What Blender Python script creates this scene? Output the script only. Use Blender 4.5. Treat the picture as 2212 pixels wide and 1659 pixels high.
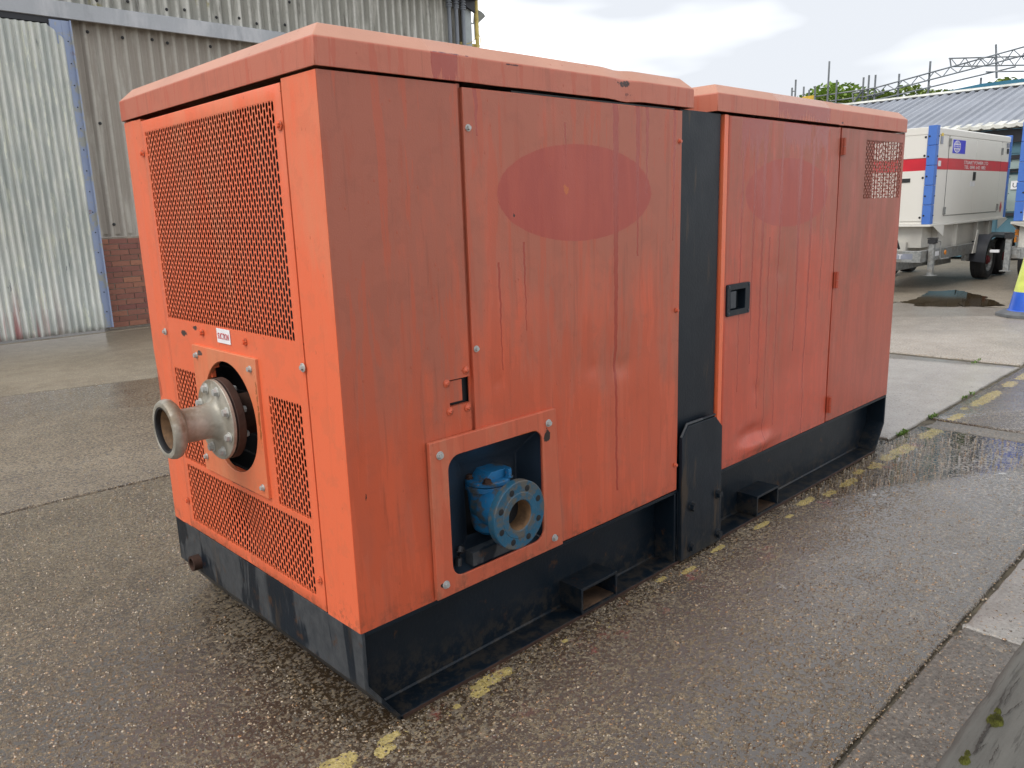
import bpy, bmesh, math, random
from math import sin, cos, pi, radians, sqrt, atan2
from mathutils import Vector, Matrix, noise as mnoise
random.seed(7)
S = bpy.context.scene
for o in list(bpy.data.objects): bpy.data.objects.remove(o)
COL = S.collection

# ------------------------------------------------------------------ camera
CP = Vector((-0.96528846, -1.59520532, 1.34000887))
YAW, PITCH, ROLL, FPX = radians(46.31445121), radians(-12.45480907), radians(-1.84265822), 1701.2
cy_, sy_, cp_, sp_ = cos(YAW), sin(YAW), cos(PITCH), sin(PITCH)
FW = Vector((cy_*cp_, sy_*cp_, sp_)); R0 = Vector((sy_, -cy_, 0)); U0 = R0.cross(FW)
RT = R0*cos(ROLL) + U0*sin(ROLL); UP = -R0*sin(ROLL) + U0*cos(ROLL)
cd = bpy.data.cameras.new('camera'); cam = bpy.data.objects.new('camera', cd); COL.objects.link(cam)
cd.sensor_width = 36; cd.lens = FPX/2212*36; cd.clip_end = 2000; cd.clip_start = 0.02
m = Matrix((RT, UP, -FW)).transposed().to_4x4(); m.translation = CP; cam.matrix_world = m
S.camera = cam
def P(px, py, ax, v):
    """world point at a known plane (axis ax = v) that the photograph shows at px,py"""
    d = RT*((px-1106)/FPX) - UP*((py-829.5)/FPX) + FW
    t = (v-CP[ax])/d[ax]
    return CP + d*t

# ------------------------------------------------------------------ world, sun, exposure
SUN_EL, SUN_AZ = radians(52), radians(172)      # azimuth of the direction towards the sun, from +x
W = bpy.data.worlds.new('World'); S.world = W; W.use_nodes = True
nt = W.node_tree; nt.nodes.clear()
wo = nt.nodes.new('ShaderNodeOutputWorld'); bg = nt.nodes.new('ShaderNodeBackground')
sky = nt.nodes.new('ShaderNodeTexSky'); sky.sky_type = 'NISHITA'; sky.sun_disc = False
sky.sun_elevation = SUN_EL; sky.sun_rotation = pi/2 - SUN_AZ
sky.dust_density = 3; sky.air_density = 1
tc = nt.nodes.new('ShaderNodeTexCoord')
mp = nt.nodes.new('ShaderNodeMapping'); mp.inputs['Scale'].default_value = (1.0, 1.0, 4.2)
mp.inputs['Location'].default_value = (0.35, 0.9, -0.58)
nz = nt.nodes.new('ShaderNodeTexNoise'); nz.inputs['Scale'].default_value = 1.7; nz.inputs['Detail'].default_value = 4; nz.inputs['Roughness'].default_value = .5
cr = nt.nodes.new('ShaderNodeValToRGB')
cr.color_ramp.elements[0].position = .47; cr.color_ramp.elements[0].color = (7.7, 8.0, 8.5, 1)
cr.color_ramp.elements[1].position = .72; cr.color_ramp.elements[1].color = (27.0, 27.2, 27.5, 1)
e_ = cr.color_ramp.elements.new(.56); e_.color = (11.5, 11.8, 12.2, 1)
mx = nt.nodes.new('ShaderNodeMix'); mx.data_type = 'RGBA'; mx.inputs[0].default_value = .93
bg.inputs['Strength'].default_value = .1
L = nt.links.new
L(tc.outputs['Generated'], mp.inputs['Vector']); L(mp.outputs[0], nz.inputs['Vector']); L(nz.outputs[0], cr.inputs[0])
L(sky.outputs[0], mx.inputs[6]); L(cr.outputs[0], mx.inputs[7]); L(mx.outputs[2], bg.inputs[0]); L(bg.outputs[0], wo.inputs[0])
sd = bpy.data.lights.new('sun', 'SUN'); sun = bpy.data.objects.new('sun', sd); COL.objects.link(sun)
sd.energy = 1.5; sd.angle = radians(35); sd.color = (1, .95, .88)
sv = Vector((cos(SUN_EL)*cos(SUN_AZ), cos(SUN_EL)*sin(SUN_AZ), sin(SUN_EL)))
sun.rotation_euler = (-sv).to_track_quat('-Z', 'Y').to_euler()
sun.location = sv*20
S.view_settings.view_transform = 'Standard'; S.view_settings.look = 'None'
S.view_settings.gamma = 1; S.view_settings.use_curve_mapping = False
S.view_settings.exposure = 0.20

# ------------------------------------------------------------------ node helper
class NT:
    def __init__(s, name):
        s.m = bpy.data.materials.new(name); s.m.use_nodes = True
        s.t = s.m.node_tree; s.b = s.t.nodes['Principled BSDF']; s._o = None
    def new(s, k, **kw):
        n = s.t.nodes.new('ShaderNode'+k)
        for a, v in kw.items(): setattr(n, a, v)
        return n
    def put(s, sock, v):
        if isinstance(v, bpy.types.NodeSocket): s.t.links.new(v, sock)
        elif isinstance(v, (tuple, list)) and len(v) == 3 and sock.type == 'RGBA': sock.default_value = (*v, 1)
        else: sock.default_value = v
    @property
    def obj(s):
        if s._o is None: s._o = s.new('TexCoord').outputs['Object']
        return s._o
    def vec(s, sc=(1, 1, 1), loc=(0, 0, 0), rot=(0, 0, 0), src=None):
        n = s.new('Mapping'); s.put(n.inputs[0], src or s.obj)
        n.inputs['Scale'].default_value = sc; n.inputs['Location'].default_value = loc; n.inputs['Rotation'].default_value = rot
        return n.outputs[0]
    def noise(s, scale=1, detail=3, rough=.55, vec=None, dist=0):
        n = s.new('TexNoise'); s.put(n.inputs['Vector'], vec or s.obj)
        n.inputs['Scale'].default_value = scale; n.inputs['Detail'].default_value = detail
        n.inputs['Roughness'].default_value = rough; n.inputs['Distortion'].default_value = dist
        return n.outputs[0]
    def vor(s, scale, vec=None, out='Distance', feat='F1', rnd=1):
        n = s.new('TexVoronoi', feature=feat); s.put(n.inputs['Vector'], vec or s.obj)
        n.inputs['Scale'].default_value = scale; n.inputs['Randomness'].default_value = rnd
        return n.outputs[out]
    def math(s, op, a, b=0, c=0, clamp=False):
        n = s.new('Math', operation=op, use_clamp=clamp)
        s.put(n.inputs[0], a); s.put(n.inputs[1], b); s.put(n.inputs[2], c); return n.outputs[0]
    def step(s, v, lo, hi, a=0, b=1):
        n = s.new('MapRange'); n.interpolation_type = 'SMOOTHSTEP'
        for i, x in enumerate((v, lo, hi, a, b)): s.put(n.inputs[i], x)
        return n.outputs[0]
    def mix(s, f, a, b, blend='MIX'):
        n = s.new('Mix', data_type='RGBA', blend_type=blend)
        s.put(n.inputs[0], f); s.put(n.inputs[6], a); s.put(n.inputs[7], b); return n.outputs[2]
    def fmix(s, f, a, b):
        n = s.new('Mix', data_type='FLOAT')
        s.put(n.inputs[0], f); s.put(n.inputs[2], a); s.put(n.inputs[3], b); return n.outputs[0]
    def ramp(s, f, *st):
        n = s.new('ValToRGB'); s.put(n.inputs[0], f); e = n.color_ramp.elements
        while len(e) < len(st): e.new(.5)
        for q, (p, c) in zip(e, st): q.position = p; q.color = (*c, 1)
        return n.outputs[0]
    def xyz(s, src=None):
        n = s.new('SeparateXYZ'); s.put(n.inputs[0], src or s.obj); return n.outputs
    def bump(s, h, strength=.5, dist=.01, prev=None):
        n = s.new('Bump'); s.put(n.inputs['Height'], h); s.put(n.inputs['Strength'], strength); n.inputs['Distance'].default_value = dist
        if prev is not None: s.put(n.inputs['Normal'], prev)
        return n.outputs[0]
    def out(s, col=None, rough=None, normal=None, metal=None, **kw):
        for k, v in (('Base Color', col), ('Roughness', rough), ('Normal', normal), ('Metallic', metal)):
            if v is not None: s.put(s.b.inputs[k], v)
        for k, v in kw.items(): s.put(s.b.inputs[k.replace('_', ' ')], v)
        return s.m
def rnd_info(n):
    return n.new('ObjectInfo').outputs['Random']

def simple(name, col, rough=.5, metal=0, var=.15, scale=6, bump=0, bscale=60):
    n = NT(name)
    f = n.noise(scale, 4)
    c = n.mix(n.step(f, .3, .7), tuple(x*(1-var) for x in col), tuple(min(1, x*(1+var)) for x in col))
    nr = n.bump(n.noise(bscale, 3), bump, .003) if bump else None
    return n.out(c, n.fmix(n.noise(scale*2, 3), max(.02, rough-.1), rough+.1), nr, metal)

# ------------------------------------------------------------------ materials
def make_paint(name, *a, **k):
    return _make_paint(name, *a, **k)
def _make_paint(name, base=(.62, .085, .032), faded=(.52, .17, .095), side=False, fade=.55, runs=(), ellipses=(), spots=(), extra_wet=(), top=None, grain=1.0):
    """weathered orange enamel: chalky fading in vertical streaks, rain runs, ghost ellipses of removed stickers, chips"""
    n = NT(name); x, y, z = n.xyz()
    big = n.noise(2.2, 4, .6)
    st = n.noise(1, 6, .62, n.vec((20, 20, 2.4)), .5)
    st2 = n.noise(1, 5, .6, n.vec((5, 5, 1.6), (3, 1, 2)), .6)
    f = n.math('ADD', n.math('MULTIPLY', st, .42), n.math('MULTIPLY', st2, .72))
    f = n.math('ADD', f, n.math('MULTIPLY', big, .35))
    fade_bounce = n.step(z, .25, 1.6, -.12, .12)  # more faded higher up; ground bounce put in as brighter orange below
    fac = n.step(n.math('ADD', f, fade_bounce), .95-fade*.55, 1.15-fade*.45)
    c = n.mix(fac, base, faded)
    dark = n.noise(1, 6, .66, n.vec((34, 34, 3.2), (7, 3, 1)), .3)
    c = n.mix(n.step(dark, .53, .70, 0, .5*grain), c, tuple(v*.68 for v in base))
    thin = n.noise(1, 4, .6, n.vec((60, 60, 2.2), (2, 8, 1)))
    c = n.mix(n.math('MULTIPLY', n.step(thin, .56, .68, 0, .35*grain), n.step(big, .40, .60)), c, tuple(min(1, v*1.12) for v in faded))
    mott = n.noise(11, 5, .7, dist=.4)
    c = n.mix(n.step(mott, .50, .62, 0, .22), c, tuple(v*.72 for v in faded))
    if not side:    # flame-shaped rain tracks, sharp on their edges, more of them lower down
        fl1 = n.noise(1, 5, .58, n.vec((15, 15, 1.5), (4, 4, .3)), .35); fl2 = n.noise(1, 5, .6, n.vec((38, 38, 2.6), (1, 9, .8)), .3)
        lo = n.step(z, .5, 1.5, 0, .075)
        k1 = n.step(n.math('SUBTRACT', fl1, lo), .505, .525, 0, .55); k2 = n.step(n.math('SUBTRACT', fl2, lo), .545, .560, 0, .55)
        c = n.mix(n.math('MAXIMUM', k1, k2), c, tuple(v*.84 for v in base))
        fl3 = n.noise(1, 5, .6, n.vec((48, 48, 2.0), (7, 2, .1)), .25)
        c = n.mix(n.step(fl3, .60, .65, 0, .20), c, tuple(v*.42 for v in faded))
    grime = n.math('MULTIPLY', n.step(n.math('SUBTRACT', z, n.math('MULTIPLY', st, .22)), .25, .17), n.step(n.noise(26, 6, .75), .46, .60))
    c = n.mix(n.math('MULTIPLY', grime, .5), c, (.085, .045, .028))
    chip = n.math('MULTIPLY', n.step(n.noise(23, 6, .72, n.vec(loc=(3, 1, 2))), .685, .70), n.step(n.noise(3.1, 2, .5, n.vec(loc=(6, 6, 6))), .50, .58))
    c = n.mix(n.math('MULTIPLY', chip, .85), c, (.10, .04, .028))
    wet = None
    def orr(a, b): return b if a is None else n.math('MAXIMUM', a, b)
    wob = n.math('MULTIPLY', n.math('SUBTRACT', n.noise(1, 3, .5, n.vec((0, 0, 16))), .5), .02)
    for (cx, hw, z0, z1) in runs:
        d = n.math('ABSOLUTE', n.math('SUBTRACT', n.math('ADD', x, wob), cx))
        w = n.step(z, z0, z1, hw*.35, hw)
        k = n.math('MULTIPLY', n.math('LESS_THAN', d, w), n.math('MULTIPLY', n.math('GREATER_THAN', z, z0), n.math('LESS_THAN', z, z1+.001)))
        wet = orr(wet, k)
    for (x0, x1, z0, z1) in extra_wet:      # wet curtain hanging from a roof lip, ragged lower edge
        rag = n.noise(1, 4, .7, n.vec((38, 38, .0)))
        zb = n.fmix(rag, z1-(z1-z0)*2.0, z1+(z1-z0)*.9)
        k = n.math('MULTIPLY', n.math('GREATER_THAN', z, zb), n.math('MULTIPLY', n.math('GREATER_THAN', x, n.math('ADD', x0, n.math('MULTIPLY', wob, 1.5))), n.math('LESS_THAN', x, n.math('ADD', x1, wob))))
        wet = orr(wet, k)
    for (cx, cz, a, b) in ellipses:
        dx = n.math('DIVIDE', n.math('SUBTRACT', x, cx), a); dz = n.math('DIVIDE', n.math('SUBTRACT', z, cz), b)
        r = n.math('ADD', n.math('MULTIPLY', dx, dx), n.math('MULTIPLY', dz, dz))
        k = n.step(n.math('ADD', r, n.math('MULTIPLY', n.math('SUBTRACT', n.noise(30, 5, .7), .5), .10)), .985, 1.015, 1, 0)
        ec = n.mix(n.step(st, .35, .7), (.37, .056, .040), (.43, .074, .048))
        c = n.mix(n.math('MULTIPLY', k, .88), c, ec)
    if wet is not None:
        c = n.mix(n.math('MULTIPLY', wet, .85), c, (.33, .042, .024))
    if top: c = n.mix(n.step(z, 1.719, 1.724), c, n.mix(n.step(big, .35, .65), top, tuple(v*.86 for v in top)))  # paler sky-facing top: chalked paint, with sky reflection put into the colour
    # fine speckle of water beads
    beads = n.vor(46, n.vec((1, 1, .6)), out='Distance')
    bm_ = n.math('LESS_THAN', beads, .13)
    bsel = n.math('GREATER_THAN', n.noise(9, 2), .56)
    bm_ = n.math('MULTIPLY', bm_, bsel)
    c = n.mix(n.math('MULTIPLY', bm_, .6), c, tuple(v*.7 for v in base))
    for (cx, cz, a, b, th, col) in spots:   # broken paint and rust: ragged patch
        dx = n.math('DIVIDE', n.math('SUBTRACT', y if side else x, cx), a); dz = n.math('DIVIDE', n.math('SUBTRACT', z, cz), b)
        r = n.math('ADD', n.math('MULTIPLY', dx, dx), n.math('MULTIPLY', dz, dz))
        k = n.step(n.math('ADD', n.math('MULTIPLY', r, .5), n.math('MULTIPLY', n.noise(34, 5, .7), 1.0)), th-.03, th+.03, 1, 0)
        c = n.mix(k, c, col)
    rough = n.fmix(fac, .30, .46)
    if wet is not None: rough = n.fmix(wet, rough, .26)
    h = n.math('ADD', n.math('MULTIPLY', n.noise(260, 2), .5), n.math('MULTIPLY', n.noise(7, 3), 1.2))
    h = n.math('ADD', h, n.math('MULTIPLY', n.math('MULTIPLY', bm_, n.math('SUBTRACT', .13, beads)), 8))
    nr = n.bump(h, .22, .004)
    return n.out(c, rough, nr)

BLK = (.02, .012, .010)
OR = (.66, .092, .030)
M = {}
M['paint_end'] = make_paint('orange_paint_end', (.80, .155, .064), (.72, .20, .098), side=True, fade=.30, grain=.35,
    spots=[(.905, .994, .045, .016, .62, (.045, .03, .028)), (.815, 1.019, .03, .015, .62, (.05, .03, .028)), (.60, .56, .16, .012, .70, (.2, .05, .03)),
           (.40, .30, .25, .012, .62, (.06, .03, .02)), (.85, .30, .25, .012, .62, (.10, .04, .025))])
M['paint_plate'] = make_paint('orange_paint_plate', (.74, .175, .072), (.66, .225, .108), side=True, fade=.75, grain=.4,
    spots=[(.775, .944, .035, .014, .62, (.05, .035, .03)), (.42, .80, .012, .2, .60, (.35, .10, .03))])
M['paint_side'] = make_paint('orange_paint_side', (.58, .104, .044), (.38, .106, .062), fade=.62,  # side paints: faded, with the side's shade put into their darker orange
    spots=[(.045, .655, .006, .02, .55, BLK)])
M['paint_door1'] = make_paint('orange_paint_service_panel', (.58, .106, .048), (.41, .118, .070), fade=.66,
    runs=[(1.03, .013, .40, 1.66), (1.142, .011, 1.18, 1.66), (1.191, .008, 1.38, 1.66), (1.341, .006, 1.22, 1.66), (.456, .007, 1.53, 1.66), (.62, .004, 1.0, 1.25), (.52, .004, .9, 1.2), (.80, .003, 1.45, 1.58)],
    ellipses=[(.868, 1.383, .345, .140)],
    spots=[(.585, 1.325, .008, .012, .55, BLK), (1.127, 1.286, .02, .02, .50, (.55, .16, .09)), (.80, 1.395, .03, .03, .56, (.50, .12, .03)), (1.39, .315, .02, .02, .6, BLK)])
M['paint_door2'] = make_paint('orange_paint_door', (.54, .084, .042), (.38, .102, .062), fade=.58,
    runs=[(1.80, .006, .6, 1.6), (1.89, .008, .7, 1.6), (1.96, .010, .5, 1.6), (2.10, .007, .4, 1.6), (2.26, .012, .7, 1.6), (2.37, .010, .3, 1.6), (2.49, .006, .9, 1.6), (2.02, .005, .3, 1.2)],
    ellipses=[(2.172, 1.374, .349, .137)], extra_wet=[(1.78, 1.98, 1.46, 1.64), (2.10, 2.34, 1.50, 1.64), (2.38, 2.50, 1.50, 1.64)])
M['paint_far'] = make_paint('orange_paint_far_panel', (.44, .078, .040), (.32, .094, .056), fade=.52)
M['paint_frame'] = make_paint('orange_paint_frame', (.58, .120, .060), (.50, .155, .085), fade=.75,
    spots=[(.682, .675, .022, .035, .64, (.03, .018, .014)), (.60, .70, .1, .006, .62, (.45, .09, .02)), (.255, .345, .014, .014, .62, BLK), (.715, .335, .012, .012, .6, BLK)])
def paint_roof():
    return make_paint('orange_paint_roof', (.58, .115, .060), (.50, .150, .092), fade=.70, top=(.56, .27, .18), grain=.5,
        runs=[], extra_wet=[(.315, .40, 1.60, 1.725), (2.04, 2.49, 1.60, 1.725)],
        spots=[(1.075, 1.708, .055, .020, .60, (.05, .022, .018)), (1.10, 1.678, .045, .016, .56, (.16, .04, .03)), (.38, 1.722, .10, .004, .62, (.16, .05, .06)), (.60, 1.716, .06, .004, .60, (.1, .03, .03)), (2.62, 1.668, .02, .012, .55, (.06, .02, .02))])
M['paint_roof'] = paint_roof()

def black_paint(name, chalk=0., rust=.1):
    n = NT(name); x, y, z = n.xyz()
    c = n.mix(n.noise(4, 4), (.003, .007, .012), (.006, .013, .022))
    if chalk:
        k = n.step(n.noise(1, 5, .6, n.vec((6, 6, 1.6)), .6), .46, .50)
        k = n.math('MULTIPLY', k, n.step(n.noise(30, 4), .2, .8, .5, 1))
        c = n.mix(n.math('MULTIPLY', k, chalk), c, (.085, .09, .095))
        b = n.step(n.noise(1, 4, .6, n.vec((14, 14, 2), (4, 4, 4))), .58, .68)
        c = n.mix(n.math('MULTIPLY', b, .5), c, (.085, .055, .03))
    mud = n.math('MULTIPLY', n.step(n.math('ADD', z, n.math('MULTIPLY', n.noise(7, 5, .7), .16)), .26, .08), n.step(n.noise(24, 6, .75), .44, .60))
    c = n.mix(n.math('MULTIPLY', mud, .55), c, (.055, .044, .032))
    scr = n.step(n.noise(1, 6, .8, n.vec((5, 5, 40), (1, 4, 2)), .2), .66, .70)
    c = n.mix(n.math('MULTIPLY', scr, .35), c, (.06, .065, .07))
    r = n.step(n.noise(13, 6, .65), .72-rust, .80-rust)
    c = n.mix(n.math('MULTIPLY', r, .7), c, (.07, .032, .014))
    return n.out(c, n.fmix(n.noise(9, 4), .30, .52), n.bump(n.noise(90, 3), .15, .004), Specular_IOR_Level=.28)
M['black'] = black_paint('black_skid_paint')
M['black_end'] = black_paint('black_skid_paint_chalked', .75, .14)
M['black_post'] = black_paint('black_post_paint', .05, .03)
M['inside'] = simple('interior_shade', (.006, .007, .009), .6)  # near-black that stands for the shade inside hollows
M['core'] = simple('radiator_core', (.02, .018, .018), .6)
M['hood'] = simple('black_hood_paint', (.020, .030, .044), .32, bump=.2)
def galv(name='galvanised_steel', c0=(.34, .315, .255), c1=(.48, .45, .38), stain=.85):
    n = NT(name)
    c = n.mix(n.step(n.noise(22, 4, .6), .35, .65), c0, c1)
    c = n.mix(n.math('MULTIPLY', n.step(n.noise(6, 5, .65), .5, .64), stain), c, (.20, .145, .085))
    c = n.mix(n.math('MULTIPLY', n.vor(70, out='Distance'), .25), c, (.2, .2, .2))
    return n.out(c, n.fmix(n.noise(12, 4), .32, .58), n.bump(n.noise(110, 3), .2, .003), .3)
M['galv'] = galv()
M['galv_trailer'] = galv('galvanised_trailer', (.22, .23, .23), (.36, .37, .36), .35)
M['zinc'] = galv('zinc_bolt', (.42, .43, .42), (.62, .62, .58), .25)
M['rustpipe'] = simple('brown_rusted_steel', (.055, .026, .017), .7, .2, .35, 20, .4)
M['rustin'] = simple('rusty_bore', (.17, .095, .045), .8, 0, .5, 22, .5)
M['rubber'] = simple('black_rubber', (.012, .012, .014), .45)
def blue_cast():
    n = NT('blue_cast_iron_paint')
    c = n.mix(n.noise(8, 3), (.008, .105, .26), (.012, .17, .37))
    g = n.step(n.noise(14, 6, .7), .47, .60)
    c = n.mix(n.math('MULTIPLY', g, .85), c, (.085, .072, .045))
    g2 = n.step(n.noise(40, 5, .7, n.vec(loc=(3, 2, 1))), .60, .68)
    c = n.mix(n.math('MULTIPLY', g2, .6), c, (.24, .13, .06))
    return n.out(c, .48, n.bump(n.noise(45, 5, .7), .5, .004))
M['bluecast'] = blue_cast()
def blue_worn():
    n = NT('blue_worn_flange')
    c = n.mix(n.noise(8, 3), (.010, .065, .115), (.012, .105, .19))
    g = n.step(n.noise(18, 6, .72), .44, .58)
    c = n.mix(n.math('MULTIPLY', g, .85), c, (.10, .085, .062))
    return n.out(c, .5, n.bump(n.noise(60, 5, .7), .5, .003))
M['bluewornf'] = blue_worn()
M['white_label'] = simple('white_label', (.78, .78, .80), .35)
M['red_ink'] = simple('red_ink', (.55, .04, .05), .4)
M['black_ink'] = simple('black_ink', (.02, .02, .025), .4)
M['white_ink'] = simple('white_ink', (.78, .76, .76), .4)

def trail_white():
    n = NT('cream_white_enamel')
    c = n.mix(n.noise(1.6, 4), (.70, .68, .62), (.78, .76, .71))
    g = n.step(n.noise(1, 5, .6, n.vec((7, 7, 1))), .60, .75)
    c = n.mix(n.math('MULTIPLY', g, .25), c, (.5, .46, .38))
    return n.out(c, .38, n.bump(n.noise(3, 2), .05, .02))
M['white'] = trail_white()
M['white_dirty'] = simple('grimy_white_paint', (.56, .54, .49), .5, 0, .12, 2.5)
M['stripe'] = simple('red_stripe_vinyl', (.58, .018, .035), .35, 0, .1, 3)
def bluecorner():
    n = NT('blue_plastic_corner')
    c = n.mix(n.noise(2.5, 3), (.04, .13, .50), (.09, .22, .60))
    return n.out(c, .4)
M['bluecorner'] = bluecorner()
M['blue_logo'] = simple('blue_sign_vinyl', (.012, .018, .60), .35)
M['tyre'] = simple('tyre_rubber', (.022, .022, .024), .75, 0, .3, 9, .3)
M['hub'] = simple('red_hub_paint', (.18, .02, .025), .6)
M['mudguard'] = simple('black_plastic_mudguard', (.030, .033, .042), .45, 0, .3, 5)
M['orange_lens'] = simple('orange_reflector', (.75, .25, .02), .3)
M['lime'] = simple('pale_yellow_plastic', (.60, .66, .38), .5)
M['grey_sticker'] = simple('grey_print', (.25, .27, .33), .5)
M['yellow_sticker'] = simple('yellow_print', (.70, .50, .08), .5)
M['dark'] = simple('dark_plastic', (.02, .021, .023), .5)

def cladding(name, c0, c1, streak, dark=(.09, .085, .075), amt=.6, sx=9., top_dark=None, lich=0, crest=None):
    n = NT(name); x, y, z = n.xyz()
    c = n.mix(n.noise(1.6, 5), c0, c1)
    if crest:  # rib highlights and shade put into the colour; crests also carry white bloom
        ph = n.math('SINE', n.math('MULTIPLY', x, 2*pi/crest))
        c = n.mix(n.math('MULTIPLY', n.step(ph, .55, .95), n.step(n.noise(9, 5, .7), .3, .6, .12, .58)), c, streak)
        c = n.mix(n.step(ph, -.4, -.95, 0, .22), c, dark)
    s1 = n.noise(1, 6, .62, n.vec((sx, sx, .8)))
    c = n.mix(n.step(s1, .5, .66, 0, .75), c, streak)
    s2 = n.noise(1, 6, .66, n.vec((sx*1.7, sx*1.7, 1.3), (5, 2, 3)))
    c = n.mix(n.step(s2, .55, .74, 0, amt), c, dark)
    c = n.mix(n.math('MULTIPLY', n.noise(55, 4, .7), .25), c, dark)
    if top_dark:
        k = n.step(n.math('ADD', z, n.math('MULTIPLY', n.noise(3, 3), .25)), top_dark[0], top_dark[1])
        c = n.mix(n.math('MULTIPLY', k, .75), c, dark)
    if lich: c = n.mix(n.math('MULTIPLY', n.step(n.noise(2.2, 5), .66, .72), .6), c, (.30, .26, .06))
    return n.out(c, .85, n.bump(n.noise(60, 4), .3, .004))
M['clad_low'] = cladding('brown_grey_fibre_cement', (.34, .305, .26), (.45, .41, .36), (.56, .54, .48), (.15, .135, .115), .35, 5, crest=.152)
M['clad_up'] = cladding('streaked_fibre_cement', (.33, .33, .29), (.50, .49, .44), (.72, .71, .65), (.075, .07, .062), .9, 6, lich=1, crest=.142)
def door_metal():
    n = NT('weathered_galvanised_door'); x, y, z = n.xyz()
    c = n.mix(n.step(n.noise(1, 6, .65, n.vec((8, 8, 1.5))), .40, .60), (.50, .53, .50), (.66, .67, .62))
    c = n.mix(n.step(n.noise(1, 6, .68, n.vec((16, 16, 3.0), (2, 2, 2))), .54, .62, 0, .7), c, (.78, .79, .66))
    c = n.mix(n.step(n.noise(1, 5, .65, n.vec((15, 15, 2.6), (9, 1, 5))), .66, .71, 0, .8), c, (.14, .16, .18))
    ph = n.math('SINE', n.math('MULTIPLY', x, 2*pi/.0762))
    c = n.mix(n.step(ph, -.2, -.9, 0, .4), c, (.22, .24, .22))  # dark troughs: shade between the ribs put into the colour
    red = n.math('MULTIPLY', n.step(z, .75, .05), n.step(n.noise(1, 4, .6, n.vec((11, 11, .6), (1, 6, 2))), .46, .60))
    red = n.math('MULTIPLY', red, n.step(x, 1.95, 1.1))
    c = n.mix(n.math('MULTIPLY', red, .85), c, (.38, .10, .11))
    bot = n.step(n.math('ADD', z, n.math('MULTIPLY', n.noise(6, 4), .2)), .22, .08)
    c = n.mix(n.math('MULTIPLY', bot, .7), c, (.12, .10, .075))
    return n.out(c, .55, n.bump(n.noise(30, 4), .2, .004), .15)
M['door'] = door_metal()
def blue_frame():
    n = NT('peeling_blue_paint')
    c = n.mix(n.noise(3, 3), (.24, .30, .46), (.34, .40, .54))
    c = n.mix(n.step(n.noise(5, 6, .7), .52, .60, 0, .9), c, (.36, .36, .31))
    c = n.mix(n.step(n.noise(4, 6, .72, n.vec(loc=(4, 4, 4))), .62, .70, 0, .8), c, (.24, .13, .07))
    return n.out(c, .6)
M['blueframe'] = blue_frame()
M['flashing'] = cladding('grey_zinc_flashing', (.38, .40, .42), (.50, .52, .55), (.60, .61, .63), (.22, .23, .25), .5, 3)
def brickmat():
    n = NT('red_brown_brick'); r = rnd_info(n); x, y, z = n.xyz()
    c = n.ramp(r, (0, (.24, .105, .078)), (.35, (.31, .135, .095)), (.6, (.23, .095, .08)), (.8, (.38, .17, .105)), (1, (.28, .12, .09)))
    c = n.mix(n.step(n.noise(30, 5, .65), .45, .7, 0, .4), c, (.18, .09, .07))
    c = n.mix(n.step(n.math('ADD', z, n.math('MULTIPLY', n.noise(4, 4), .25)), .50, .2, 0, 0.0), c, (.075, .062, .040))
    return n.out(c, .9, n.bump(n.noise(80, 4), .5, .004))
M['brick'] = brickmat()
M['mortar'] = simple('mortar', (.30, .26, .21), .95, 0, .3, 8)
M['black_trim'] = simple('black_gutter_trim', (.018, .019, .024), .5, 0, .3, 4)
M['grey_pipe'] = simple('grey_plastic_pipe', (.20, .22, .25), .5, 0, .15, 4)
M['yellow_pipe'] = simple('yellow_gas_pipe', (.60, .47, .13), .5, 0, .2, 9)
M['vent'] = simple('grey_vent_cowl', (.35, .38, .38), .5, .3)
M['roofsheet'] = simple('pale_grey_roof_sheet', (.29, .31, .35), .6, 0, .12, .6)
M['roofedge'] = simple('dirty_white_capping', (.60, .60, .55), .7, 0, .25, 5)
M['teal'] = simple('teal_blue_cladding', (.075, .17, .22), .5, 0, .2, 1.5)
M['teal2'] = simple('strong_teal_fascia', (.03, .16, .25), .5, 0, .15, 1)
M['palewin'] = simple('pale_green_shutter', (.27, .34, .33), .5, 0, .2, 2)
M['scaf'] = simple('scaffold_tube', (.19, .20, .21), .5, .5, .25, 1.2)
M['yellow_sheet'] = simple('yellow_sheet', (.65, .42, .04), .5)
M['cone_y'] = simple('cone_yellow_green_band', (.66, .74, .16), .4, 0, .12, 9)
M['cone_b'] = simple('cone_blue_plastic', (.03, .12, .60), .35, 0, .12, 6)
M['cone_base'] = simple('cone_grey_rubber', (.11, .115, .12), .6, 0, .3, 8)
def leafmat(name, c0, c1):
    n = NT(name)
    c = n.mix(n.noise(1.1, 3), c0, c1)
    return n.out(c, .6, None, None, Subsurface_Weight=0)
M['leaf1'] = leafmat('bright_green_leaves', (.17, .28, .045), (.32, .44, .09))
M['leaf2'] = leafmat('mid_green_leaves', (.17, .24, .055), (.30, .37, .10))
M['leaf3'] = leafmat('yellow_green_leaves', (.27, .34, .07), (.40, .46, .13))
M['bark'] = simple('bark', (.08, .065, .05), .9)
M['weed'] = leafmat('weed_leaves', (.08, .15, .02), (.14, .24, .04))
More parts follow.
